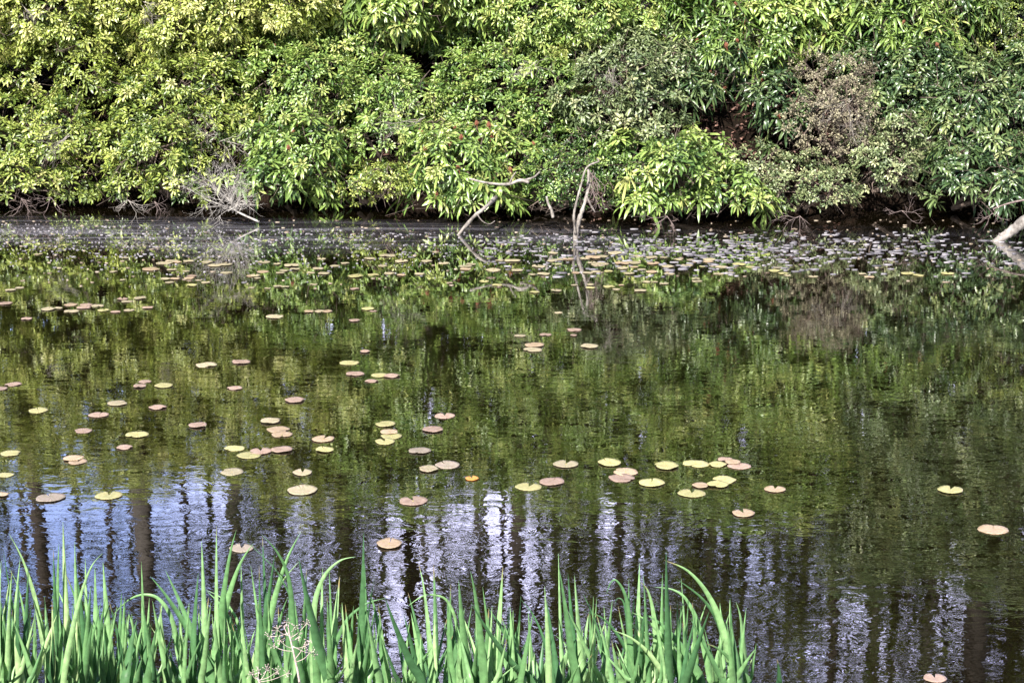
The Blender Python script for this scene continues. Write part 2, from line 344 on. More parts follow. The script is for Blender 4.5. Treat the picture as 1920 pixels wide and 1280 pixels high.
BUSHES = [
 ((-420, -60, 60, 385), .55, 'mid', 'yellow', 'lime green rhododendron continuing the thicket beyond the left edge', 0, .55, -.05),
 ((-60, 190, 205, 368), .46, 'mid', 'yellow', 'yellow-green rhododendron overhanging the water at the far left corner', 0, .58, 0),
 ((190, 370, 250, 368), .42, 'mid', 'yellow', 'low lime green rhododendron just left of the pale dead twig fan', 0, .5, -.05),
 ((-60, 250, -40, 175), .50, 'mid', 'yellow', 'bright yellow-green rhododendron in the upper left corner', 0, .6, 0),
 ((250, 520, -40, 150), .50, 'mid', 'yellow', 'yellowish rhododendron at the top, next to the upper left corner bush', 0, .62, .05),
 ((230, 470, 140, 262), .44, 'mid', 'yellow', 'dense lime rhododendron above the pale dead twig fan', 0, .52, 0),
 ((475, 660, 235, 368), .46, 'big', 'mid', 'fresh green large-leaved rhododendron just right of the dead twig fan', 6, .56, 0),
 ((470, 720, 60, 235), .50, 'mid', 'mid', 'green rhododendron left of centre with a few rusty seed heads', 8, .66, 0),
 ((520, 820, -60, 60), .50, 'mid', 'mid', 'fresh green rhododendron along the top edge left of centre', 0, .66, .1),
 ((650, 850, 165, 290), .46, 'mid', 'mid', 'bright fresh green rhododendron above the red seed heads', 0, .66, -.1),
 ((660, 790, 315, 375), .32, 'small', 'yellow', 'small pale yellow low bush at the water left of the leaning stick', 0, .62, -.1),
 ((785, 985, 240, 395), .42, 'big', 'mid', 'large-leaved rhododendron with red seed heads over the leaning stick', 24, .68, -.3),
 ((820, 1100, -60, 120), .50, 'mid', 'mid', 'green rhododendron along the top edge at the centre', 0, .6, .05),
 ((850, 1100, 120, 250), .44, 'mid', 'mid', 'glossy green rhododendron in the centre above the bleached horizontal branch', 0, .6, 0),
 ((1090, 1270, 60, 285), .46, 'mid', 'grey', 'grey-green rhododendron rising above the forked dead stump', 0, .6, -.2),
 ((970, 1150, 250, 405), .34, 'small', 'mid', 'small-leaved green bush around the forked dead stump', 0, .42, -.05),
 ((1150, 1385, 285, 392), .44, 'big', 'mid', 'bright green rhododendron hanging to the water right of the forked stump', 0, .62, -.3),
 ((1250, 1500, -60, 130), .50, 'long', 'mid', 'long-leaved drooping rhododendron with rusty seed heads right of top centre', 26, .5, .1),
 ((1250, 1400, 95, 190), .44, 'long', 'dark', 'dark long-leaved rhododendron above the bare brown gap in the thicket', 10, .5, .15),
 ((1440, 1500, 150, 260), .36, 'big', 'dark', 'dark rhododendron between the bare brown gap and the withered tan bush', 4, .5, .1),
 ((1400, 1570, 300, 395), .40, 'small', 'grey', 'pale small-leaved bush trailing over the water below the brown gap', 0, .72, -.1),
 ((1505, 1630, 125, 285), .34, 'fine', 'tan', 'withered tan bush with bare grey twigs amid the green thicket', 0, .5, -.15),
 ((1500, 1830, -60, 110), .50, 'long', 'mid', 'drooping long-leaved rhododendron at the top towards the right corner', 14, .56, .05),
 ((1620, 1800, 110, 230), .46, 'big', 'dark', 'glossy dark rhododendron right of the withered tan bush', 8, .55, .05),
 ((1600, 1770, 240, 330), .40, 'small', 'grey', 'glossy small-leaved bush above the black hollow at the water', 0, .66, 0),
 ((1770, 1900, 130, 300), .44, 'big', 'dark', 'blue-green rhododendron beside the right edge below the olive bush', 0, .62, 0),
 ((1760, 1900, 285, 372), .38, 'big', 'dark', 'dark drooping rhododendron above the grey log at the right edge', 0, .5, -.05),
 ((1850, 2040, -60, 95), .46, 'fine', 'yellow', 'fine-leaved olive yellow bush in the upper right corner', 0, .45, .1),
 ((1900, 2320, 60, 385), .55, 'mid', 'dark', 'dark rhododendron continuing the thicket beyond the right edge', 0, .5, 0)]
for (reg, r, kind, colour, label, seeds, tint, dy) in BUSHES:
    lb = region(*reg, r, dy)
    dn = {'fine': .55 if colour == 'tan' else .9}.get(kind, 1)
    make_bush(lb, kind, colour, label, seeds, tint, dn, 'withered_bush' if colour == 'tan' else 'rhododendron_bush')
# the thicket's crest, above the frame and mirrored in the pond
def htop(x):
    return 3.9+.08*max(0, x+3.5)+ (.9 if x > 4 else 0)+.12*math.sin(x*2.1)
CREST = [(-9.5, -6.6, 'mid', 'yellow'), (-6.6, -4.3, 'mid', 'yellow'), (-4.3, -2.2, 'mid', 'yellow'), (-2.2, -.1, 'big', 'mid'), (-.1, 2.0, 'mid', 'mid'), (2.0, 4.0, 'big', 'mid'), (4.0, 6.2, 'big', 'dark'), (6.2, 9.5, 'mid', 'dark')]
wh = ['yellow-green crest of the thicket beyond the left edge', 'yellow-green crest bush mirrored beside the leftmost dark trunk', 'lime green crest bush mirrored at the left third of the pond', 'large-leaved crest bush mirrored left of the pond centre',
      'fresh green crest bush mirrored at the pond centre', 'green crest bush mirrored right of the pond centre', 'tall dark crest bush mirrored beside the widest trunk', 'dark crest of the thicket beyond the right edge']
for i, (x0, x1, kind, colour) in enumerate(CREST):
    lb = []; nxl = max(2, round((x1-x0)/.75))
    for j in range(nxl):
        x = x0+(x1-x0)*(j+.5)/nxl; H = htop(x)
        zz = H-.35
        while zz > 1.9:
            r = random.uniform(.45, .6); lb.append((x+random.uniform(-.15, .15), 20.35+(zz-2.2)*.3+random.uniform(-.15, .3), zz+random.uniform(-.15, .1), r*1.2, r, r*.9)); lb.append((x+random.uniform(-.35, .35), 21.1+(zz-2.2)*.3, zz-random.uniform(.05, .35), r*1.2, r, r*.9)); zz -= .5
    make_bush(lb, kind, colour, wh[i], 0, .72, 1.25, under=1.0)

# ------------------------------------------------------------ trees behind the thicket (seen mirrored)
M_TRUNK = bark_mat('dark_trunk_bark', (.020, .015, .013), (.068, .05, .043), 5, .3)
M_TRUNKP = bark_mat('grey_trunk_bark', (.045, .038, .036), (.125, .108, .10), 5, .3)
M_TRUNKK = bark_mat('black_trunk_bark', (.008, .006, .005), (.028, .02, .017), 5, .3)
TREES = [  # mirrored column u, width px, distance, bark, crown amount, label
 (52, 12, 32, 0, .5, 'slender dark tree mirrored at the far left'), (85, 32, 27, 0, .5, 'thick dark trunk mirrored left, against blue sky'),
 (142, 13, 34, 0, .6, 'thin dark tree mirrored right of the thick left trunk'), (207, 14, 33, 0, .5, 'thin tree mirrored below the notched yellow pad'),
 (285, 40, 26, 1, .6, 'broad grey trunk mirrored in the left quarter'), (345, 12, 36, 0, .8, 'thin tree mirrored between the two grey trunks'),
 (440, 30, 27, 1, .8, 'grey trunk mirrored above the iris leaves'), (530, 22, 35, 1, 1.3, 'leafy tree mirrored between the grey and the black trunk'),
 (655, 36, 26, 0, .7, 'black trunk mirrored left of the lone orange pad'), (770, 32, 28, 0, .8, 'dark trunk mirrored right of the lone orange pad'),
 (832, 12, 38, 0, .8, 'thin tree mirrored under the pair of tan pads'), (890, 14, 36, 1, .9, 'pale slim tree mirrored left of the centre'),
 (935, 12, 33, 0, .5, 'very thin dark tree mirrored just left of the centre'), (975, 30, 28, 0, .5, 'dark trunk mirrored at the pond centre'),
 (1035, 22, 30, 0, .6, 'dark trunk mirrored below the pink pad by the centre'), (1110, 24, 32, 1, 1.0, 'leafy trunk mirrored below the centre pad cluster'),
 (1165, 22, 31, 0, .6, 'left one of two close dark trunks mirrored right of the centre'), (1192, 15, 34, 0, .6, 'right one of two close dark trunks mirrored right of the centre'),
 (1250, 16, 36, 1, .9, 'slim grey tree mirrored above the tallest bent iris leaves'), (1325, 26, 29, 0, .6, 'dark trunk mirrored below the notched yellow pad right of centre'),
 (1357, 20, 30, 1, .5, 'pale brown trunk mirrored above the right iris clump'), (1395, 22, 31, 0, .7, 'dark trunk mirrored below the ragged tan pad'),
 (1450, 14, 36, 1, 1.2, 'slim leafy tree mirrored right of the iris'), (1515, 18, 33, 1, 1.0, 'grey tree mirrored left of the paired brown trunks'),
 (1562, 26, 28, 0, .5, 'left one of two paired brown trunks mirrored at right'), (1637, 36, 27, 0, .6, 'right one of two paired brown trunks mirrored at right'),
 (1675, 18, 33, 0, .7, 'thin tree mirrored right of the paired brown trunks'), (1740, 30, 26, 1, .8, 'pinkish grey trunk mirrored left of the widest trunk'),
 (1832, 52, 22.6, 2, .7, 'widest near black trunk mirrored at the right'), (1900, 30, 27, 0, 1.3, 'dense dark tree mirrored at the right edge'),
 (-70, 26, 28, 0, .8, 'dark tree beyond the left edge'), (1990, 34, 25, 0, 2.0, 'dark tree beyond the right edge'), (-190, 24, 31, 1, 1.0, 'grey tree well beyond the left edge'), (2120, 30, 28, 0, 1.6, 'tree well beyond the right edge')]
bgw = ['far thin tree mirrored between the trunks at far left', 'far thin tree mirrored left of the broad grey trunk', 'far leafy tree mirrored right of the broad grey trunk', 'far slim tree mirrored left of the black trunk', 'far twiggy tree mirrored right of the black trunk', 'far thin tree mirrored right of the lone orange pad', 'far leafy tree mirrored just left of the centre trunk',
       'far slim tree mirrored right of the centre trunk', 'far twiggy tree mirrored below the centre pad cluster', 'far thin tree mirrored left of the notched yellow pad', 'far leafy tree mirrored above the right iris clump', 'far slim tree mirrored left of the right brown trunks', 'far twiggy tree mirrored between the paired brown trunks', 'far leafy tree mirrored right of the pinkish trunk', 'far bushy tree mirrored left of the right edge', 'far bushy tree mirrored at the right edge', 'far slim tree mirrored at the very middle of the right half']
for q, u in enumerate((20, 245, 395, 590, 715, 800, 912, 1010, 1075, 1215, 1290, 1480, 1600, 1780, 1865, 1935, 1425)):
    TREES.append((u, random.choice((9, 12, 15)), random.uniform(37, 44), q % 2, random.uniform(.9, 1.6)*(.9 if u > 1400 else 1), bgw[q]))
LM['tree'] = leaf_mat('tree_leaf', [(0, (.03, .05, .012)), (.5, (.08, .12, .022)), (1, (.2, .22, .05))], .45, .35)
for (u, wpx, Y, bk, crown, label) in TREES:
    zc = 8.5*Y/30; x = mirror_x(u, Y, zc); rad = wpx/F*(Y+2.5)/2; Ht = random.uniform(15, 19)*max(.9, Y/30)
    z0 = ground_z(x, Y)-.1; lean = random.uniform(-.012, .012)
    e = empty('tall_tree', (x-lean*zc, Y, z0)); tag(e, label, 'tree', 'tall trees behind the thicket')
    mb = MB(); pts = []; rr = []
    for i in range(15):
        t = i/14; z = t*Ht; pts.append((lean*z+.06*math.sin(t*9+u)*min(1, z/3), .05*math.cos(t*7+u), z)); rr.append(rad*((1.25 if i == 0 else 1.08)-.85*t))
    mb.tube(pts, rr, 10)
    P = []; nb = int(24+9*crown)
    for k in range(nb):
        t = random.uniform(.3, .97); z = t*Ht; ph = random.uniform(0, 6.28)
        p0 = Vector((lean*z, 0, z)); Lb = (1-t*.75)*random.uniform(.9, 2.6); d = Vector((math.cos(ph), math.sin(ph), random.uniform(-.1, .6)))
        p1 = p0+d*Lb*.5+Vector((0, 0, .1)); p2 = p0+d*Lb+Vector((0, 0, random.uniform(-.2, .4))); r0 = rad*.22*(1.2-t)
        mb.tube([p0, p1, p2], [r0+.01, r0*.6+.007, .006], 5)
        for s in range(6):
            q0 = p1+(p2-p1)*random.uniform(-.5, 1); q1 = q0+Vector(rng.normal(0, .42, 3)); mb.tube([q0, (q0+q1)/2+Vector(rng.normal(0, .05, 3)), q1], [.008, .006, .004], 3)
            P += [q1, (q0+q1)/2]
    mb.build('trunk', (M_TRUNK, M_TRUNKP, M_TRUNKK)[bk], e)
    c = np.array([tuple(p) for p in P for _ in range(int(5*crown)+1)]); c = c+rng.normal(0, .20+.08*crown, c.shape)
    V, t3, q4, tt = whorls(c, rng.normal(0, .6, c.shape)+np.array([0, -.2, .8]), 4, .075, .038, 1.2, .2, rng.uniform(.1, .9, len(c)))
    obj('crown', mesh_arrays('crown', V, t3, q4, tt), LM['tree'], e)
# understorey between thicket and trunks
for (x, Y, H, wd_, label) in [(-8, 24, 4.0, 1.6, 'small leafy tree behind the left end of the thicket'), (-3.6, 24.5, 4.4, 1.3, 'young leafy tree mirrored right of the broad grey trunk'), (-2.4, 24, 5.3, 1.0, 'olive young tree mirrored left of the black trunk'),
        (0.9, 24.5, 4.9, 1.2, 'young tree mirrored below the centre pad cluster'), (2.7, 24, 5.0, 1.3, 'young dark tree mirrored right of the centre'), (4.2, 24, 5.0, 1.2, 'bushy young tree mirrored left of the widest trunk'),
        (5.6, 23.8, 6.2, 1.2, 'tall bushy evergreen mirrored at the right edge'), (7.6, 24.5, 7, 1.6, 'bushy evergreen beyond the right edge')]:
    z0 = ground_z(x, Y)-.05; e = empty('young_tree', (x, Y, z0)); tag(e, label, 'tree', 'young trees behind the thicket')
    mb = MB(); mb.tube([(0, 0, 0), (.1, 0, H*.5), (.02, .05, H*.95)], [.06, .04, .01], 7); c = []
    for k in range(int(22*H)):
        z = random.uniform(1.2, H*.98); q = 1-abs(z/H-.55)*1.25; ph = random.uniform(0, 6.28); Lb = wd_*q*random.uniform(.3, .8)
        p0 = Vector((.05, 0, z-.2)); p2 = Vector((math.cos(ph)*Lb, math.sin(ph)*Lb, z+random.uniform(0, .3))); mb.tube([p0, (p0+p2)/2, p2], [.012, .009, .004], 4)
        for s in range(9): c.append(tuple(p2+(p0-p2)*random.uniform(0, .5)+Vector(rng.normal(0, .17, 3))))
    c = np.array(c); mb.build('trunk', M_TRUNK, e)
    V, t3, q4, tt = whorls(c, rng.normal(0, .5, c.shape)+np.array([0, -.3, .7]), 6, .085, .036, 1.2, .2, rng.uniform(.1, .8, len(c)))
    obj('crown', mesh_arrays('crown', V, t3, q4, tt), LM['tree'], e)

# ------------------------------------------------------------ dead wood at the water's edge
def px_path(pts, Y, jit=0):
    o = []
    for p in pts:
        yy_ = Y if len(p) < 3 else Y+p[2]
        o.append(at(p[0], p[1], yy_)+Vector((0, random.uniform(-jit, jit), 0)))
    return o
def smooth_path(P, k=4):
    P = [Vector(p) for p in P]; o = []
    for i in range(len(P)-1):
        a = P[max(i-1, 0)]; b_ = P[i]; c = P[i+1]; d = P[min(i+2, len(P)-1)]
        for j in range(k):
            t = j/k; o.append(.5*((2*b_)+(c-a)*t+(2*a-5*b_+4*c-d)*t*t+(3*b_-a-3*c+d)*t**3))
    o.append(P[-1]); return o
def limb(mb, P, r0, r1, sides=7, k=4, rough=.12, tint=.5):
    Q = smooth_path(P, k); n_ = len(Q)
    mb.tube(Q, [(r0+(r1-r0)*i/(n_-1))*(1+random.uniform(-rough, rough)) for i in range(n_)], sides, tint)
def twigs(mb, p, d, L_, r, depth, spread=.55, seg=3, flat=1.0, curl=0):
    P = [p]; q = p.copy(); dd = d.normalized()
    for i in range(seg):
        dd = (dd+Vector((random.gauss(0, .22), random.gauss(0, .22)*flat, random.gauss(0, .22)+curl))).normalized(); q = q+dd*L_/seg
        if q.z < .012: q.z = .012
        P.append(q.copy())
    mb.tube(P, [r*(1-.5*i/seg) for i in range(seg+1)], 5 if r > .006 else 4)
    if depth > 0:
        for i in range(random.choice((2, 3, 3))):
            s = P[random.randint(1, seg)]; nd = (dd+Vector((random.gauss(0, spread), random.gauss(0, spread)*flat, random.gauss(0, spread)))).normalized()
            twigs(mb, s, nd, L_*random.uniform(.55, .85), r*.6, depth-1, spread, seg, flat, curl)
def finish(mb, name, part, m, base, label, cat):
    e = empty(name, base); tag(e, label, cat); mb.build(part, m, e, np.array(base)); return e
# pale dead twig fan
Y0 = 17.95; mb = MB(); root = at(478, 412, Y0)
root.z = max(root.z, .0)
limb(mb, px_path([(486, 416), (455, 402), (430, 388)], Y0), .011, .009)
for (tx, ty) in [(362, 330), (375, 312), (395, 305), (420, 322), (440, 332), (462, 335), (474, 352), (370, 372), (385, 350), (410, 315), (450, 345), (360, 352), (430, 360), (470, 375)]:
    s = at(random.uniform(425, 455), random.uniform(384, 402), Y0); t = at(tx, ty, Y0-.05+random.uniform(-.15, .15))
    for q in range(2):
        twigs(mb, s, (t-s)+Vector(rng.normal(0, .04, 3)), (t-s).length*.62, .0034, 3, .42, 4, .6)
finish(mb, 'dead_bush', 'twigs', M_PALE, root, 'bleached fan of bare dead twigs at the waterline on the left', 'dead bush')
# leaning stick
mb = MB(); P = px_path([(850, 450), (858, 442), (872, 425), (890, 405), (905, 393), (918, 382, .15), (930, 370, .4)], 17.35)
limb(mb, P, .013, .023, 8, 5, .22); base = P[0]
limb(mb, px_path([(895, 402), (905, 415), (918, 420), (928, 414)], 17.3), .007, .003, 5)
finish(mb, 'leaning_stick', 'wood', M_DEAD, base, 'bleached dead stick leaning out of the water left of the centre', 'dead branch')
# horizontal branch
mb = MB(); P = px_path([(880, 335), (903, 341), (930, 345), (955, 345), (975, 338), (992, 342)], 17.35)
limb(mb, P, .009, .018, 8); limb(mb, px_path([(955, 345), (962, 330), (968, 322)], 17.35), .012, .004, 5)
limb(mb, px_path([(975, 340), (1000, 333), (1012, 322)], 17.5), .015, .008, 5)
finish(mb, 'dead_branch', 'wood', M_DEAD, P[0], 'knobbly grey horizontal dead branch above the leaning stick', 'dead branch')
# forked dead stump with hanging twigs
mb = MB(); Yb = on_water(1079, 450)[0][1]
P = px_path([(1079, 456), (1079, 450), (1081, 430), (1087, 408), (1095, 385), (1101, 360, .05), (1104, 330, .1), (1103, 318, .1)], Yb)
limb(mb, P, .026, .012, 10, 6, .24)
limb(mb, px_path([(1079, 438, -.03), (1076, 405, -.05), (1082, 375, -.05), (1090, 345, -.05), (1097, 320, -.05), (1107, 309, -.05), (1122, 303, -.05), (1119, 297, -.05)], Yb), .013, .007, 8, 6, .24)
limb(mb, px_path([(1084, 424, .03), (1093, 392, .04), (1100, 370, .04), (1107, 345, .04)], Yb), .012, .009, 7, 4, .15)
limb(mb, px_path([(1100, 368, -.04), (1108, 385, -.06), (1116, 398, -.06)], Yb), .010, .006, 6)
e = finish(mb, 'dead_stump', 'wood', M_DEAD, P[0], 'tall forked bleached dead stump standing in the water right of centre', 'dead stump')
mb = MB()
for k in range(10):
    u0 = random.uniform(1104, 1114); v0 = random.uniform(318, 345); u1 = random.uniform(1112, 1140); v1 = random.uniform(350, 398)
    pp = [(u0, v0), ((u0+u1)/2+random.uniform(-2, 10), (v0*.6+v1*.4)+random.uniform(-6, 6)), (u1, (v0+2*v1)/3), (u1-random.uniform(0, 12), v1), (u1-random.uniform(12, 24), v1+random.uniform(-8, 10))]
    PP = px_path(pp, Yb-.05, .07); limb(mb, PP, .0034, .0016, 4, 3, .1)
    if k % 2: twigs(mb, PP[2], Vector((random.uniform(-.3, 1), 0, -1)), .14, .003, 1, .6)
mb.build('hanging_twigs', M_PINKTWIG, e, np.array(e.location))
# small upright stick
mb = MB(); P = px_path([(1037, 408), (1034, 394), (1028, 382), (1025, 368)], 17.45); limb(mb, P, .017, .012, 7)
finish(mb, 'broken_stick', 'wood', M_DEAD, P[0], 'short broken pale stick between the leaning stick and forked stump', 'dead branch')
# log at the right edge
mb = MB(); P = px_path([(1862, 458, .0), (1872, 450), (1893, 436), (1920, 416), (1960, 395), (2010, 372)], on_water(1868, 452)[0][1]); limb(mb, P, .03, .075, 14, 8, .16)
limb(mb, px_path([(1882, 444), (1876, 441), (1873, 437)], P[0].y-.03), .01, .005, 5)
finish(mb, 'fallen_log', 'wood', M_LOG, P[0], 'thick grey log rising out of the water at the right edge', 'log')
mb = MB(); P = px_path([(1862, 392), (1880, 385), (1905, 378), (1950, 370)], 17.2); limb(mb, P, .006, .011, 6)
limb(mb, px_path([(1862, 392), (1872, 405), (1878, 412)], 17.2), .004, .002, 4)
finish(mb, 'dead_branch', 'wood', M_PINKTWIG, P[0], 'thin brown dead branch above the grey log at the right edge', 'dead branch')
# bare twigs hanging at the waterline
for (u, v, uu, vv, Y, k, label) in [(40, 372, 0, 20, 18.2, 4, 'dark bare twigs hanging at the far left waterline'), (95, 370, -10, 28, 18.1, 4, 'pinkish bare twigs arching to the water at far left'), (240, 375, 0, 22, 18.0, 5, 'bare forked twigs drooping between far left and the twig fan'), (290, 378, 0, 22, 17.9, 3, 'bare twig dipping into the water left of the twig fan'),
        (1250, 405, 0, 22, 17.35, 5, 'bare twigs dipping into the water right of the forked stump'), 
        (1500, 405, 10, 26, 17.2, 4, 'curved thin twigs below the pale trailing bush'), (1690, 395, 0, 20, 17.2, 3, 'thin bare twigs hanging in front of the black hollow'), (1860, 400, 0, 22, 17.0, 3, 'thin twigs hanging left of the grey log')]:
    mb = MB(); p = at(u, v, Y)
    for i in range(k): twigs(mb, p+Vector((random.uniform(-.003, .003), random.uniform(-.003, .003), 0)), Vector((random.uniform(-1, 1), -.2, -random.uniform(.3, .9))), random.uniform(.12, .2), .0035, 2, .6, 4, .5, .03)
    finish(mb, 'bare_twigs', 'twigs', M_PINKTWIG if u != 240 else M_DEAD, p, label, 'twigs')
# pale dead sprays in the foliage
for (u, v, tu, tv, Y, label) in [(410, 250, 362, 218, 18.45, 'white dead spray in the foliage above the twig fan'), (420, 262, 470, 300, 18.3, 'grey dead twigs right of the white dead spray'), (790, 225, 700, 250, 18.3, 'thin grey branch in the foliage above the seed heads'), (270, 10, 300, 40, 20.0, 'bare grey twigs near the top in the left third'),
        (1590, 190, 1540, 260, 18.7, 'bare grey twigs in the middle of the withered bush'), (1600, 200, 1640, 270, 18.7, 'bare grey twigs at the right side of the withered bush'), (1150, 130, 1140, 200, 18.9, 'grey branch in the grey-green bush above the stump'), (45, 15, 60, 60, 20.0, 'bare twigs in the upper left corner bush'),
        (1000, 120, 975, 160, 19.2, 'small bare grey twigs high up left of centre stump'), (130, 250, 80, 300, 18.6, 'brown bare twigs inside the far left bush')]:
    mb = MB(); p = at(u, v, Y); t = at(tu, tv, Y-.15)
    for i in range(4): twigs(mb, p+Vector(rng.normal(0, .03, 3)), (t-p)+Vector(rng.normal(0, .1, 3)), (t-p).length*.5, .0038, 3, .5, 4, .5)
    finish(mb, 'dead_spray', 'twigs', M_DEAD, p, label, 'dead branch')

# ------------------------------------------------------------ lily pads
def pad_mesh(seed, notch, up):
    r_ = random.Random(seed); K = 40; V = [(0, 0, .004)]; g = notch/2; rings = 4
    ph = [r_.uniform(0, 6.28) for _ in range(5)]
    for k in range(1, rings+1):
        f = (k/rings)
        for i in range(K):
            a = g+(2*math.pi-2*g)*i/(K-1)
            e_ = min(1, min(i, K-1-i)/3.5)
            rad = .5*f*(1+.035*math.sin(2*a+ph[0])+.025*math.sin(5*a+ph[1])+.014*math.sin(13*a+ph[2]) * f)*(.80+.20*math.sqrt(e_))
            z = .004+f**3*(up*.5*(1+math.sin(3*a+ph[3]))*.055+.004*math.sin(7*a+ph[4]))+(.05*up*(1-e_) if k == rings else 0)
            V.append((rad*math.cos(a), rad*math.sin(a), max(z, .003)))
    T = [[0, 1+i, 2+i] for i in range(K-1)]; Q = []
    for k in range(rings-1):
        o = 1+k*K
        Q += [[o+i, o+K+i, o+K+i+1, o+i+1] for i in range(K-1)]
    # underside: thin leaf blade with a real edge
    nV = len(V); V += [(x, y, z-.012) for (x, y, z) in V]
    T2 = [[a+nV, c+nV, b_+nV] for (a, b_, c) in T]; Q2 = [[q+nV for q in reversed(f_)] for f_ in Q]; o = 1+(rings-1)*K
    Q3 = [[o+i, o+nV+i, o+nV+i+1, o+i+1] for i in range(K-1)]
    return V, T+T2, Q+Q2+Q3
def pad_mat(name, c0, c1, c2, rough=.42):
    m, n, l, b = mat(name)
    tcn = n.new('ShaderNodeTexCoord'); oi = n.new('ShaderNodeObjectInfo')
    ad = n.new('ShaderNodeVectorMath'); ad.operation = 'ADD'; l.new(tcn.outputs['Object'], ad.inputs[0]); l.new(oi.outputs['Location'], ad.inputs[1])
    no = n.new('ShaderNodeTexNoise'); no.inputs['Scale'].default_value = 3.2; no.inputs['Detail'].default_value = 6; no.inputs['Roughness'].default_value = .65
    l.new(ad.outputs[0], no.inputs['Vector']); r = ramp(n, [(.32, c0), (.55, c1), (.72, c2)]); l.new(no.outputs[0], r.inputs[0])
    wv = n.new('ShaderNodeTexGradient'); wv.gradient_type = 'RADIAL'; l.new(tcn.outputs['Object'], wv.inputs['Vector'])
    ml = n.new('ShaderNodeMath'); ml.operation = 'MULTIPLY'; ml.inputs[1].default_value = 125; l.new(wv.outputs['Fac'], ml.inputs[0])
    si = n.new('ShaderNodeMath'); si.operation = 'SINE'; l.new(ml.outputs[0], si.inputs[0])
    bp = n.new('ShaderNodeBump'); bp.inputs['Strength'].default_value = .35; bp.inputs['Distance'].default_value = .004; l.new(si.outputs[0], bp.inputs['Height'])
    hs = n.new('ShaderNodeHueSaturation'); mrr = n.new('ShaderNodeMapRange'); mrr.inputs[3].default_value = .8; mrr.inputs[4].default_value = 1.15; l.new(oi.outputs['Random'], mrr.inputs[0]); l.new(mrr.outputs[0], hs.inputs['Value'])
    # small brown blemishes
    vo = n.new('ShaderNodeTexVoronoi'); vo.inputs['Scale'].default_value = 7; l.new(ad.outputs[0], vo.inputs['Vector'])
    r2 = ramp(n, [(.08, (.30, .15, .08)), (.20, (1, 1, 1)), (.7, (.80, .80, .72))]); l.new(vo.outputs['Distance'], r2.inputs[0])
    mix = n.new('ShaderNodeMix'); mix.data_type = 'RGBA'; mix.blend_type = 'MULTIPLY'; mix.inputs[0].default_value = .8
    l.new(r.outputs[0], hs.inputs['Color']); l.new(hs.outputs[0], mix.inputs[6]); l.new(r2.outputs[0], mix.inputs[7]); l.new(mix.outputs[2], b.inputs['Base Color'])
    l.new(bp.outputs[0], b.inputs['Normal']); b.inputs['Roughness'].default_value = rough
    return m
PM = {'y': ('yellow', pad_mat('yellow_pad', (.31, .30, .12), (.41, .38, .17), (.34, .25, .14))),
      'p': ('pink', pad_mat('pink_pad', (.27, .175, .135), (.35, .25, .195), (.25, .18, .12))),
      't': ('tan', pad_mat('tan_pad', (.30, .28, .16), (.38, .32, .21), (.30, .21, .16))),
      'a': ('peach', pad_mat('peach_pad', (.34, .25, .14), (.40, .29, .20), (.34, .30, .16))),
      'g': ('grey-tan', pad_mat('grey_tan_pad', (.24, .21, .155), (.28, .225, .18), (.2, .16, .125))),
      'o': ('orange-brown', pad_mat('sunken_orange_pad', (.42, .15, .03), (.62, .26, .05), (.3, .1, .02), .6))}
PADMESH = {}
def pad_me(c, kind):
    key = (c, kind)
    if key not in PADMESH:
        notch = {'n': .14, 'w': .5, 's': .05}[kind[0]]; V, T_, Q_ = pad_mesh(hash(kind[1:]) % 7+int(kind[1])*13, notch, .25+.2*int(kind[1]))
        me = mesh_arrays('lily_pad', V, T_, Q_, smooth=False); me.materials.append(PM[c][1]); PADMESH[key] = me
    return PADMESH[key]
ORD = ['first', 'second', 'third', 'fourth', 'fifth', 'sixth', 'seventh', 'eighth', 'ninth', 'tenth', 'eleventh', 'twelfth', 'thirteenth', 'fourteenth', 'fifteenth', 'sixteenth']
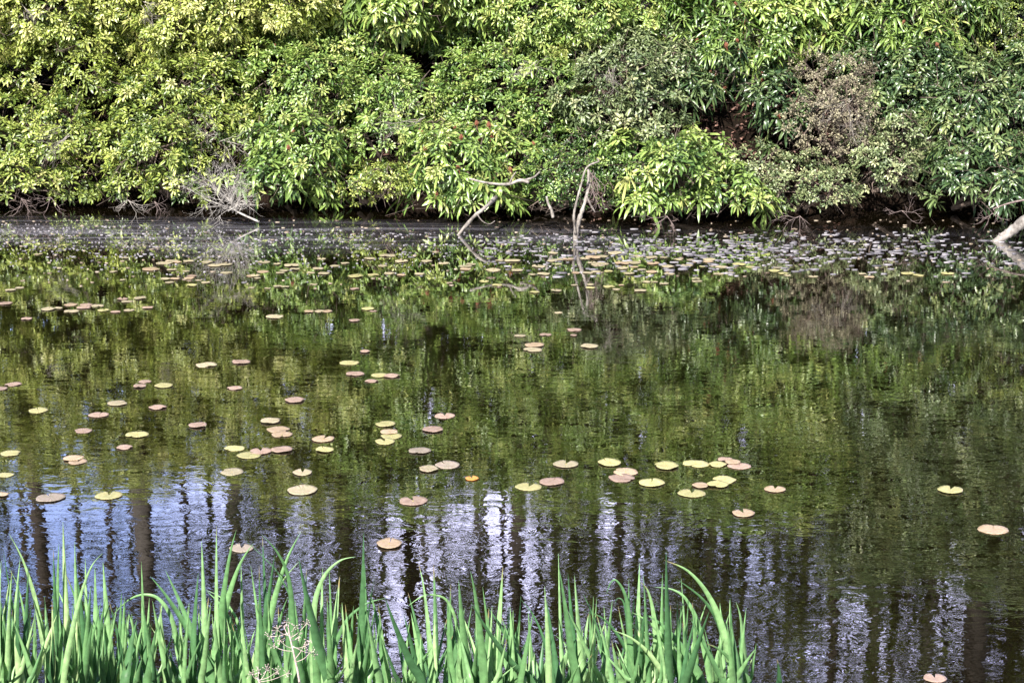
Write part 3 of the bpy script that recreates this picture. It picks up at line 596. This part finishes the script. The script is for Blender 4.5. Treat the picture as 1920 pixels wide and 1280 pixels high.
PADS = {
 'at the left edge of the pond, mid distance': [(25,720,32,'p'),(2,728,24,'p'),(20,543,24,'t'),(37,539,20,'t'),(10,568,28,'p'),(50,597,22,'p')],
 'among the pads lying over the blue sky mirrored at left': [(20,849,38,'y'),(138,858,38,'a'),(146,865,36,'a'),(10,890,32,'y'),(95,932,52,'g'),(204,928,50,'y','w'),(4,926,24,'a')],
 'in the far left raft of touching pads': [(90,579,28,'t'),(110,577,16,'t'),(133,571,26,'a'),(162,571,24,'p'),(183,573,26,'t'),(157,576,26,'p'),(134,583,26,'t'),(194,581,22,'y')],
 'in the loose group right of the far left raft': [(217,584,20,'p'),(242,581,20,'t'),(277,576,20,'p'),(230,560,22,'p'),(239,565,22,'t'),(263,558,24,'t')],
 'in the scatter left of the pond centre, mid distance': [(387,684,38,'t'),(452,678,34,'p'),(262,723,26,'p'),(272,715,26,'p'),(307,722,34,'y'),(440,727,28,'p'),(220,755,37,'t'),(296,763,33,'p','s'),(72,769,37,'y'),(185,777,36,'p'),(553,749,37,'p'),(371,796,34,'p')],
 'in the loose trio below the left scatter': [(156,807,33,'p'),(257,814,42,'y'),(234,838,30,'p')],
 'in the stacked group at the left third': [(508,788,38,'t'),(522,805,44,'a'),(529,814,38,'a'),(606,822,44,'a'),(609,842,34,'y')],
 'in the joined raft under the stacked group': [(440,840,37,'y'),(467,853,44,'y'),(489,845,42,'p'),(528,842,40,'p')],
 'in the row below the joined raft': [(435,884,44,'t'),(567,885,38,'t')],
 'the large one below that row, touching a brown leaf': [(567,918,56,'t','s')],
 'the one with an upturned rim, alone above the iris': [(730,1018,53,'a')],
 'half hidden behind the iris tips': [(453,1027,46,'g')],
 'in the pink and yellow group above centre left': [(684,658,20,'p'),(655,680,36,'y'),(666,700,33,'p'),(712,703,32,'y'),(735,704,30,'p'),(697,714,26,'p')],
 'in the pair left of the pond centre': [(834,779,40,'p','w'),(812,804,40,'p')],
 'in the tight stack just left of the centre': [(723,794,38,'y'),(730,809,33,'a'),(734,817,40,'y'),(722,827,40,'y')],
 'in the line below the tight stack': [(787,844,42,'g'),(803,878,38,'t'),(839,871,46,'g'),(775,938,56,'p')],
 'in the small group right of the centre, mid distance': [(1002,646,36,'a'),(999,655,34,'t'),(1105,648,34,'t'),(1076,618,28,'p'),(1023,627,24,'p'),(975,629,22,'t'),(1076,628,14,'p')],
 'in the loose cluster right of the centre': [(991,912,48,'y','w'),(1035,902,48,'p'),(1061,869,46,'t'),(1143,866,46,'y'),(1173,884,48,'a'),(1166,896,50,'p'),(1222,904,48,'y'),(1249,872,46,'y')],
 'in the upper half of the right cluster': [(1305,869,47,'y'),(1345,870,36,'y'),(1360,861,30,'p'),(1374,865,30,'a'),(1386,873,42,'p')],
 'in the lower half of the right cluster': [(1358,899,44,'y'),(1346,907,40,'y'),(1314,909,32,'a'),(1297,924,50,'y','w')],
 'alone just right of the right cluster': [(1453,916,41,'a','w')],
 'alone and ragged below the right cluster': [(1394,961,42,'a')],
 'notched, alone left of the widest mirrored trunk': [(1782,917,48,'y','w')],
 'large, alone at the right edge over the widest mirrored trunk': [(1862,992,56,'a','s')],
 'heart-shaped, alone at the bottom right': [(1753,1270,43,'p','w')],
 'in the far band, upper left row': [(72,476,20,'t'),(235,483,16,'t'),(322,489,28,'t'),(308,493,36,'t'),(332,491,20,'a'),(353,489,24,'t'),(388,491,26,'t')],
 'in the far band, lower left row': [(213,509,18,'t'),(230,524,14,'t'),(283,504,38,'a'),(322,505,22,'t'),(349,508,16,'t'),(403,497,30,'t'),(423,495,30,'t'),(425,511,28,'t'),(360,517,22,'p'),(355,521,24,'a'),(310,522,22,'t'),(328,522,22,'a'),(318,529,20,'t'),(360,534,24,'y'),(373,525,16,'t'),(386,529,20,'t')],
 'in the far band left of the leaning stick, upper part': [(495,491,28,'t'),(520,494,20,'t'),(547,497,36,'t'),(603,485,22,'t'),(628,498,22,'t'),(647,493,20,'t'),(693,484,24,'t'),(727,479,36,'t'),(717,498,22,'t'),(753,489,30,'t'),(800,489,26,'t'),(832,493,24,'t')],
 'in the far band left of the leaning stick, lower part': [(553,504,24,'t'),(533,507,22,'t'),(525,511,20,'t'),(493,509,28,'a'),(478,516,26,'t'),(470,517,20,'a'),(483,521,16,'t'),(597,503,24,'t'),(607,512,26,'t'),(583,511,18,'t'),(667,517,34,'y'),(700,515,26,'y'),(730,512,24,'t'),(753,515,20,'a'),(787,513,24,'t')],
 'in the sparse row under the far band, left half': [(472,539,16,'t'),(502,540,14,'t'),(521,536,20,'t'),(535,537,18,'t'),(588,533,18,'t'),(665,541,20,'p')],
 'in the short row left of centre below the far band': [(515,593,32,'t'),(580,583,20,'a'),(600,583,22,'t'),(614,583,20,'a')],
 'in the trio left of centre, below the far band': [(690,578,26,'y'),(700,583,14,'p'),(665,600,22,'p')],
 'in the far band between stick and stump': [(873,499,26,'t'),(883,495,22,'t'),(873,504,24,'a'),(925,506,36,'t'),(970,506,28,'t'),(937,488,20,'t'),(960,488,36,'t'),(1010,499,32,'t'),(1020,513,30,'t'),(998,514,18,'t')],
 'in the sparse row below stick and stump': [(843,530,16,'p'),(908,527,22,'y'),(933,534,24,'y'),(1003,547,22,'y'),(1043,544,25,'t'),(1047,586,16,'t'),(1077,534,16,'t')],
 'in the far band before the forked stump, back rows': [(1037,474,22,'t'),(1115,471,34,'t'),(1153,474,34,'t'),(1045,487,28,'t'),(1066,485,28,'a'),(1033,489,20,'t'),(1112,482,36,'a'),(1097,484,22,'t'),(1130,480,24,'t')],
 'in the far band before the forked stump, front rows': [(1125,495,40,'t'),(1110,492,20,'t'),(1047,495,16,'t'),(1080,511,22,'a'),(1102,511,24,'t'),(1118,509,22,'t'),(1141,508,20,'y')],
 'in the far band right of the stump, back rows': [(1167,493,32,'a'),(1187,492,34,'t'),(1197,480,26,'t'),(1222,482,28,'t'),(1245,482,20,'t'),(1273,486,22,'t'),(1225,493,30,'a'),(1295,487,20,'t')],
 'in the far band right of the stump, front rows': [(1252,499,28,'t'),(1168,502,24,'t'),(1189,500,20,'a'),(1203,505,20,'t'),(1180,512,22,'t'),(1222,509,26,'a'),(1255,513,26,'t'),(1288,497,26,'t')],
 'in the sparse row below and right of the stump': [(1107,533,18,'t'),(1107,539,20,'y'),(1142,537,26,'y'),(1156,542,18,'t'),(1165,534,14,'a'),(1213,528,20,'t'),(1228,528,14,'t'),(1245,531,20,'t'),(1200,544,28,'t')],
 'in the far band towards the right': [(1330,486,28,'t'),(1328,490,24,'a'),(1317,499,14,'y'),(1305,522,18,'t'),(1307,527,22,'t'),(1353,500,28,'t'),(1386,495,32,'y'),(1408,500,24,'y'),(1347,513,24,'t'),(1368,511,20,'t')],
 'in the thinning right end of the far band': [(1452,507,28,'y'),(1458,501,20,'t'),(1469,512,24,'y'),(1477,516,18,'t'),(1525,518,22,'t'),(1617,513,18,'t'),(1630,519,22,'a')],
 'in the last trio at the right of the far band': [(1702,512,28,'y'),(1723,516,26,'y'),(1777,512,28,'y')],
}
STEMS = {(296,763), (156,807), (257,814), (529,814), (606,822), (722,827), (775,938), (1061,869), (1143,866), (1173,884), (1249,872), (1345,870), (1346,907), (730,1018), (734,817), (435,884), (1305,869)}
M_STEM = bark_mat('pad_stem', (.30, .24, .06), (.42, .34, .10), 10, 1, .6)
def place_pad(u, v, wpx, c, kind, label, group, z=0.0, name='lily_pad'):
    if v < 550: wpx *= .86
    (x, y, zz), dep = on_water(u, v, z); s = wpx/F*dep
    o = bpy.data.objects.new(name, pad_me(c, kind)); COL.objects.link(o)
    rot = random.uniform(0, 6.28) if kind[0] != 'w' else R(90+random.uniform(-25, 25))
    o.location = (x, y, z); o.rotation_euler = (random.uniform(-.012, .012), random.uniform(-.012, .012), rot); o.scale = (s, s*random.uniform(.9, 1.05), min(s, .13))
    tag(o, label, 'lily pad', group)
    return o, s
lift = 0
for desc, lst in PADS.items():
    srt = sorted(lst, key=lambda p: p[0])
    for i, p in enumerate(srt):
        u, v, wpx, c = p[:4]; kind = (p[4] if len(p) > 4 else random.choice('nnnsw'))+str(random.randint(0, 2))
        lift = (lift+1) % 4
        lab = f'{PM[c][0]} pad, '+(f'{ORD[i]} from left {desc}' if len(srt) > 1 else desc)
        o, s = place_pad(u, v, wpx, c, kind, lab, 'lily pads floating on the pond', .002+lift*.0016)
        if (u, v) in STEMS:
            mb = MB(); dx = random.choice((-1, 1))*random.uniform(.05, .25)
            q = [(0, 0, -.006), (dx*.3, -.25, -.05), (dx, -.7, -.16), (dx*1.7, -1.3, -.4)]
            rz = Matrix.Rotation(-o.rotation_euler.z, 3, 'Z'); q = [rz @ Vector(t) for t in q]
            q = [(t.x, t.y, t.z*1.2) for t in q]; limb(mb, q, .035, .03, 5); st = mb.build('stem', M_STEM, o)
SUNK = [(28,799,28),(183,839,34),(382,857,34),(320,879,28),(75,872,16),(138,682,14),(443,823,20),(227,788,16),(663,885,30),(783,870,18),(733,729,18),(728,840,20),(1384,913,56),(593,922,30),(390,1048,28),(612,848,24),(1375,531,16),(1690,889,20)]
for (u, v, wpx), d in zip(SUNK, ['far left under the lone yellow pad', 'above the mirrored blue sky', 'left of the joined raft', 'below left of the joined raft', 'over the thick left mirrored trunk', 'above the left scatter', 'above the joined raft', 'between the left scatter and trio', 'between joined raft and tight stack', 'beside the tan pad of the line below the tight stack', 'below the pink and yellow group', 'under the tight stack', 'large, beside the lower half of the right cluster', 'at the rim of the large tan pad', 'behind the iris tips', 'under the yellow pad of the stacked group', 'below the far band at the right', 'left of the widest mirrored trunk']):
    o, s = place_pad(u, v, wpx, 'o', 'w'+str(random.randint(0, 2)), 'orange-brown sunken lily pad '+d, 'sunken lily pads', -.035, 'sunken_lily_pad'); o['category'] = 'lily pad'
o, s = place_pad(885, 896, 28, 'o', 'w1', 'small bright orange dead leaf floating left of the centre', None, .003, 'floating_leaf'); o['category'] = 'leaf'

# tiny floating leaves and flecks off the far bank (uncountable)
def flecks(n_, fn, smin, smax, name, m):
    c = np.array([q for q in (fn() for _ in range(n_)) if q is not None]); k = len(c); K = 7
    s = rng.uniform(smin, smax, k)*np.exp(rng.normal(0, .3, k)); a = (np.arange(K)*2*math.pi/K)[None]+rng.uniform(0, 6, k)[:, None]
    rr_ = s[:, None]*(1+rng.normal(0, .18, (k, K)))
    V = np.zeros((k, K*2, 3)); V[:, :K, 0] = c[:, 0:1]+1.7*rr_*np.cos(a); V[:, :K, 1] = c[:, 1:2]+rr_*np.sin(a)*rng.uniform(.4, .9, (k, 1)); V[:, :K, 2] = .006
    V[:, K:] = V[:, :K]; V[:, K:, 2] = .001
    tri = np.array([[0, i, i+1] for i in range(1, K-1)]); qd = np.array([[i, K+i, K+(i+1) % K, (i+1) % K] for i in range(K)]); b0 = (np.arange(k)*K*2)[:, None, None]
    return obj(name, mesh_arrays(name, V.reshape(-1, 3), (tri[None]+b0).reshape(-1, 3), (qd[None]+b0).reshape(-1, 4), np.repeat(rng.random(k), K*2)), m)
M_FLK = leaf_mat('floating_fleck', [(0, (.07, .066, .08)), (.6, (.17, .16, .185)), (1, (.34, .32, .35))], .6, .0)
M_FLK2 = leaf_mat('litter_fleck', [(0, (.08, .05, .035)), (.6, (.22, .17, .12)), (1, (.40, .33, .26))], .5, .0)
def f_right():
    u = random.uniform(900, 1990); v = 428+abs(random.gauss(0, 1))*34+random.uniform(0, 40)
    if v > 520: return None
    if u < 1250 and random.random() > .25+.5*(u-900)/350: return None
    if u > 1780 and random.random() < .6: return None
    if v > 470+40*random.random(): 
        if u > 1450 and random.random() < .6: return None
    return on_water(u, v)[0]
def f_left():
    u = random.uniform(-80, 1250); v = 412+abs(random.gauss(0, 1))*48
    if v < 418+u*.02 or v > 530: return None
    if math.sin(u*.013+v*.35)+math.sin(v*.9+u*.004) < -.6: return None
    return on_water(u, v)[0]
tag(flecks(1300, f_right, .006, .021, 'small_floating_leaves', M_FLK), 'small pale floating leaves strewn off the far bank at right', 'floating leaves', kind='stuff')
tag(flecks(2600, f_left, .0025, .008, 'floating_specks', M_FLK), 'fine pale specks drifting off the far bank at left and centre', 'floating specks', kind='stuff')
tag(flecks(300, lambda: on_water(random.uniform(-50, 1950), 412+random.random()**1.5*130)[0], .004, .012, 'floating_litter', M_FLK2), 'brown bits of leaf litter afloat near the far bank', 'leaf litter', kind='stuff')

# ------------------------------------------------------------ yellow flag iris in the foreground
M_IRIS = leaf_mat('iris_leaf', [(0, (.08, .20, .085)), (.35, (.20, .39, .16)), (.7, (.35, .55, .26)), (1, (.50, .64, .33))], .40, .34, .5)
def blade(pts, wpx, Y, tint):
    """flat sword leaf along pixel path at distance about Y; returns MB-able arrays"""
    P3 = [];
    n0 = len(pts)
    for i, (u, v) in enumerate(pts): P3.append(at(u, v, Y[0]+(Y[1]-Y[0])*i/(n0-1)))
    P = smooth_path(P3, 5 if n0 > 3 else 8); k = len(P); ln = [0]
    for i in range(1, k): ln.append(ln[-1]+(P[i]-P[i-1]).length)
    L_ = ln[-1]; W = wpx/F*6.35; tw = random.uniform(-.6, .6); V = []; tn = []
    face = Vector((random.uniform(-.6, .6), -1, .15)).normalized(); ac = []; dy_ = []; curve = random.uniform(-1, 2); dry = random.choice((.93, .96, 1, 1, 1, 1, 1, 1, 1, 1, .1 if (tint < .15 and wpx < 9.8) else 1))
    for i in range(k):
        t = ln[i]/L_; d = (P[min(i+1, k-1)]-P[max(i-1, 0)]).normalized()
        f_ = (Matrix.Rotation(tw*(t-.5), 3, 'Z') @ face); s = d.cross(f_).normalized(); nrm = s.cross(d).normalized()
        wd_ = W*.5*(min(1, (1-t)/.5)**.8 if t < 1 else 0)*(.92+.08*math.sin(t*3)); th = .0007+.0012*(1-t)
        if i == k-1: wd_ = .0003; th = .0003
        c = wd_*.10*curve
        V += [P[i]-s*wd_+nrm*(c+th*.3), P[i]+nrm*(th*1.6), P[i]+s*wd_+nrm*(c+th*.3), P[i]+s*wd_+nrm*(c-th*.3), P[i]-nrm*th*.6, P[i]-s*wd_+nrm*(c-th*.3)]
        tn += [tint+.22*(1-t)**2-.05]*6; ac += [0, .5, 1, 1, .5, 0]; dy_ += [max(0, (t-dry)/(1.0001-dry))*2 if dry < 1 else 0]*6
    Q = [[i*6+j, i*6+(j+1) % 6, i*6+6+(j+1) % 6, i*6+6+j] for i in range(k-1) for j in range(6)]
    return [tuple(v) for v in V], Q, np.clip(tn, 0, 1), np.array(ac), np.clip(dy_, 0, 1)
def iris_detail(m):
    nn = m.node_tree.nodes; ll = m.node_tree.links; pb = nn['Principled BSDF']; src = pb.inputs['Base Color'].links[0].from_socket
    a = nn.new('ShaderNodeAttribute'); a.attribute_name = 'across'; d = nn.new('ShaderNodeAttribute'); d.attribute_name = 'dry'
    m1_ = nn.new('ShaderNodeMath'); m1_.operation = 'MULTIPLY'; m1_.inputs[1].default_value = 55; si = nn.new('ShaderNodeMath'); si.operation = 'SINE'
    ll.new(a.outputs['Fac'], m1_.inputs[0]); ll.new(m1_.outputs[0], si.inputs[0])
    rr = nn.new('ShaderNodeMapRange'); rr.inputs[1].default_value = -1; rr.inputs[3].default_value = .86; rr.inputs[4].default_value = 1.08; ll.new(si.outputs[0], rr.inputs[0])
    hv = nn.new('ShaderNodeHueSaturation'); ll.new(src, hv.inputs['Color']); ll.new(rr.outputs[0], hv.inputs['Value'])
    no = nn.new('ShaderNodeTexNoise'); no.inputs['Scale'].default_value = 60; g = nn.new('ShaderNodeNewGeometry'); ll.new(g.outputs['Position'], no.inputs['Vector'])
    ad = nn.new('ShaderNodeMath'); ad.operation = 'MULTIPLY'; ad.use_clamp = True; ll.new(d.outputs['Fac'], ad.inputs[0])
    mr_ = nn.new('ShaderNodeMapRange'); mr_.inputs[1].default_value = .3; mr_.inputs[2].default_value = .6; mr_.inputs[3].default_value = .4; mr_.inputs[4].default_value = 1.6; ll.new(no.outputs[0], mr_.inputs[0]); ll.new(mr_.outputs[0], ad.inputs[1])
    mx_ = nn.new('ShaderNodeMix'); mx_.data_type = 'RGBA'; mx_.inputs[7].default_value = (.38, .27, .13, 1); ll.new(ad.outputs[0], mx_.inputs[0]); ll.new(hv.outputs[0], mx_.inputs[6])
    ll.new(mx_.outputs[2], pb.inputs['Base Color'])
iris_detail(M_IRIS)
B = []   # (pixel path, width)
def S(tx, ty, bx, wpx=11, cx=None, cy=None):
    if cx is None: cx = (tx*.45+bx*.55)+random.uniform(-5, 5); cy = (ty+1290)/2
    p = []
    for i in range(5):
        t = i/4; p.append(((1-t)**2*bx+2*t*(1-t)*cx+t*t*tx, (1-t)**2*1290+2*t*(1-t)*cy+t*t*ty))
    B.append((p, wpx))
def Pth(pts, wpx): B.append((pts, wpx))
for a in [(17,1000,95,15,72,1080),(7,1035,52,12,22,1130),(38,1045,20,10),(17,1065,55,9,52,1110),(0,1150,62,9,30,1180),(53,1060,42,11),(100,1030,110,11),(110,1018,104,12),(118,978,130,13),(140,1015,150,12),
    (192,1037,118,10,150,1060),(137,1055,160,13,155,1110),(123,1075,168,13,160,1150),(97,1080,178,9,130,1150),(98,1115,155,18,110,1170),(170,1098,155,16),(160,1045,170,12),(193,1053,210,16,200,1150),(178,1060,178,15),(228,1110,220,12),
    (243,1140,225,12),(257,1160,235,18),(265,1052,268,11),(280,1120,272,12),(295,1170,275,15),(282,1080,412,19,330,1130),(310,1068,402,15,345,1140),(280,1170,335,7,310,1210),(300,1130,312,13,305,1200),(372,1073,360,14),
    (378,1013,386,13),(406,985,408,11),(443,993,402,15,420,1060),(475,1018,396,17,425,1070),(452,1057,455,11),(470,1060,500,10),(388,1108,452,15,450,1150),(492,1003,505,14),(564,997,482,15,515,1070),(560,1053,470,12,495,1110),
    (515,1040,478,15),(486,1060,495,10),(540,1118,512,13,515,1170),(560,1045,618,18,580,1150),(575,1065,560,12),(605,1063,606,10),(637,1080,620,18),(617,1062,622,8),(682,998,672,15),(684,1056,690,12),(703,1075,668,7),(663,1135,650,13),
    (693,1110,726,15,710,1150),(722,1120,792,15,745,1190),(765,1110,806,12,785,1180),(757,1150,790,13),(785,1057,812,12,800,1100),(813,1058,815,13),(845,1095,835,10),(860,1087,880,17),(882,1070,908,14,898,1130),(883,1128,1002,13,920,1200),
    (943,1060,925,14),(905,1100,930,11),(914,1137,998,14,960,1200),(960,1150,965,13),(1000,1147,975,11),(977,1123,1037,10,1025,1170),(1021,1098,1030,11),(1048,1063,1080,15,1062,1140),(1047,1037,1056,8),(1065,1075,1087,12),(1077,1078,1096,14),
    (940,1155,1003,14,960,1220),(1085,1192,1045,17,1058,1220),(1110,1225,1078,13),(1093,1112,1146,9,1125,1170),(1179,1085,1182,12),(1199,1055,1190,14),(1206,1077,1216,10),(1242,1074,1240,12),(1249,1033,1256,14),(1277,1083,1286,8),
    (1330,1145,1282,14,1310,1200),(1368,1124,1386,14,1368,1180),(1380,1128,1396,14,1396,1160),(1352,1143,1370,6),(1325,1206,1405,13,1365,1215),(1418,1205,1405,9),(1457,1234,1461,15),(1173,1154,1242,15,1215,1200),(1180,1145,1295,12,1250,1170),
    (1204,1147,1318,15,1275,1180),(1148,1180,1255,11,1220,1200),(1095,1145,1202,10,1160,1150),(1041,1190,1122,8,1080,1220),(1125,1215,1192,9),(1216,1225,1200,16),(1137,1280,1150,12),(1395,1280,1380,12)]: S(*a)
for a, wpx in [([(345,1290),(325,1170),(300,1124),(270,1114),(240,1125),(212,1152)], 10), ([(555,1290),(548,1150),(540,1080),(520,1035),(491,1002)], 13), ([(590,1290),(588,1150),(605,1085),(635,1052),(667,1043)], 14),
    ([(560,1290),(552,1150),(525,1080),(495,1045),(463,1015)], 6), ([(610,1290),(640,1180),(680,1135),(725,1120)], 10), ([(866,1290),(858,1180),(840,1128),(815,1115),(790,1118),(757,1142)], 8),
    ([(1182,1290),(1180,1170),(1172,1115),(1156,1088),(1145,1092),(1137,1113)], 13), ([(1188,1290),(1178,1180),(1170,1130),(1158,1121),(1153,1133)], 12), ([(1236,1290),(1228,1170),(1216,1110),(1200,1090)], 15),
    ([(1378,1290),(1355,1180),(1328,1115),(1290,1070),(1246,1050)], 14), ([(1378,1290),(1352,1180),(1320,1125),(1269,1085)], 12), ([(1333,1290),(1312,1180),(1288,1125),(1262,1105),(1227,1100)], 12), ([(452,1290),(448,1180),(432,1140),(412,1118),(385,1105)], 9),
    ([(1300,1290),(1270,1215),(1225,1190),(1180,1178)], 10)]: Pth(a, wpx)
for k in range(410):
    bx = random.uniform(-10, 1400); 
    if 700 < bx < 760 and random.random() < .5: continue
    hgt = random.uniform(40, 175)*(1 if bx > 60 else 1.1); S(bx+random.gauss(0, 22), 1290-hgt, bx, random.uniform(8, 15))
for k in range(26):      # rest of the bed beyond the left edge
    bx = random.uniform(-330, -10); S(bx+random.gauss(0, 28), random.uniform(1010, 1180), bx, random.uniform(10, 15))
for k in range(16):
    bx = random.uniform(-25, 45); S(bx+random.gauss(0, 16), random.uniform(1050, 1200), bx, random.uniform(9, 14))
clx = [-290, -200, -110, -25, 50, 120, 190, 262, 335, 405, 478, 550, 620, 690, 762, 830, 905, 975, 1045, 1115, 1185, 1255, 1325, 1392, 1461]
order = ['', '', '', 'cut by the left edge']
clumps = {}
for (p, wpx) in B:
    i = min(range(len(clx)), key=lambda q: abs(clx[q]-p[0][0])) ; clumps.setdefault(i, []).append((p, wpx))
vis = [i for i in sorted(clumps) if clx[i] > -60]
TXT = {-25: 'iris clump cut off by the left edge of the picture', 50: 'dense iris clump with the tall outward-bent leaf at far left', 120: 'iris clump with the tallest upright leaves at left, over the thick mirrored trunk', 190: 'iris clump just left of the lone upright leaf',
 262: 'sparse iris clump with one lone upright leaf at left', 335: 'iris clump with a low arching leaf at left', 405: 'iris clump with tall upright leaves below the half hidden grey pad', 478: 'iris clump just left of the dried flower stalk', 550: 'iris clump right behind the dried flower stalk',
 620: 'iris clump with one leaf sweeping right towards the lone orange pad', 690: 'iris clump with one tall straight leaf below the lone orange pad', 762: 'low iris clump right of the tall straight leaf', 830: 'iris clump with a thin arching leaf left of the centre', 905: 'upright iris clump just left of the centre',
 975: 'iris clump at the very centre of the bed under the dark mirrored trunk', 1045: 'iris clump with three close upright leaves right of centre', 1115: 'low sprawling iris clump between the upright trio and the hooked leaves', 1185: 'iris clump with leaves hooked over at the tip', 1255: 'iris clump with the tallest leaf on the right side',
 1325: 'iris clump with pale arching leaves on the right side', 1392: 'last full iris clump at the right end of the bed', 1461: 'single short iris leaf standing apart at the right end'}
for i, lst in clumps.items():
    Yc = 6.0+random.uniform(-.22, .22); root = at(clx[i], 1405, Yc); root.z = -.03
    e = empty('iris_clump', root); tag(e, TXT.get(clx[i], 'iris clump continuing the bed beyond the left edge'), 'iris', 'iris clumps along the near bank')
    off = np.array(root)
    for (p, wpx) in lst:
        Yb_ = Yc+random.uniform(-.16, .16); bx = p[0][0]; p = [((bx*.45+clx[i]*.55), 1412)]+list(p)
        Yt = Yb_+random.uniform(-.12, .12); tint = min(1, max(0, random.gauss(.45, .28)))
        V, Q, tn, ac, dr = blade(p, wpx*1.12, (Yb_, Yt), tint)
        me = mesh_arrays('leaf', np.array(V, np.float32)-off.astype(np.float32), None, Q, tn, False)
        for nm, ar in (('across', ac), ('dry', dr)): me.attributes.new(nm, 'FLOAT', 'POINT').data.foreach_set('value', ar.astype(np.float32))
        obj('leaf', me, M_IRIS, e)

# dried umbel stalk in front of the iris
M_DRY = bark_mat('dried_stalk', (.42, .33, .31), (.68, .57, .54), 40, 1, .8)
def dried(pts, Y, heads, label):
    mb = MB(); P = px_path(pts, Y); limb(mb, P, .0042, .0022, 6, 4, .05); e = empty('dried_flower_stalk', P[0]); tag(e, label, 'dried plant'); mb.build('stem', M_DRY, e, np.array(P[0]))
    hb = MB()
    for (u0, v0, u1, v1) in heads:
        a = at(u0, v0, Y); c = at(u1, v1, Y+random.uniform(-.04, .04)); limb(hb, [a, (a+c)/2+Vector((0, 0, -.006)), c], .0014, .0009, 4, 3)
        for k in range(9):
            d = Vector(rng.normal(0, 1, 3)).normalized()*random.uniform(.008, .02); hb.tube([c, c+d], [.0006, .0005], 3); q = c+d
            hb.tube([q-Vector((.0018, 0, 0)), q, q+Vector((.0018, 0, 0))], [.0006, .0019, .0006], 5)
    hb.build('flower_heads', M_DRY, e, np.array(P[0])); return e
dried([(570, 1400), (563, 1290), (552, 1230), (544, 1195), (540, 1172)], 5.35, [(541,1175,538,1165),(542,1185,505,1192),(543,1190,520,1180),(544,1195,532,1173),(545,1195,575,1168),(548,1210,590,1225),(548,1212,572,1210),(546,1200,560,1192),(549,1215,525,1200),(556,1240,583,1222),(550,1220,512,1210),(545,1198,552,1175),(553,1235,575,1200)], 'pale dried umbel stalk in front of the iris at left')
dried([(500, 1400), (489, 1290), (480, 1268)], 5.3, [(482,1272,472,1262),(484,1278,500,1255),(483,1275,520,1258),(484,1278,538,1262),(483,1275,485,1258)], 'low dried umbel stalk cut by the bottom edge beside the tall dried one')

# fallen leaves on the shaded bank
k = 5000; lx = rng.uniform(-9, 9, k); lx[:1800] = rng.uniform(1.5, 3.6, 1800); ly = rng.uniform(18.9, 20.8, k); lz = np.array([ground_z(a, b_) for a, b_ in zip(lx, ly)])+.02
O_ = np.stack([lx, ly, lz], 1); D_ = rng.normal(0, 1, (k, 3)); D_[:, 2] *= .35; U_ = rng.normal(0, .35, (k, 3))+np.array([0, -.5, .8])
V, t3, q4, tt = leaves(O_, D_, U_, rng.uniform(.05, .11, k), rng.uniform(.02, .032, k), rng.uniform(-.1, .3, k), rng.random(k))
tag(obj('fallen_leaves', mesh_arrays('fallen_leaves', V, t3, q4, tt), leaf_mat('fallen_leaf', [(0, (.03, .016, .012)), (.6, (.10, .05, .038)), (1, (.26, .15, .12))], .6, .05, .3)), 'dry brown fallen leaves on the shaded bank under the thicket', 'fallen leaves', kind='stuff')
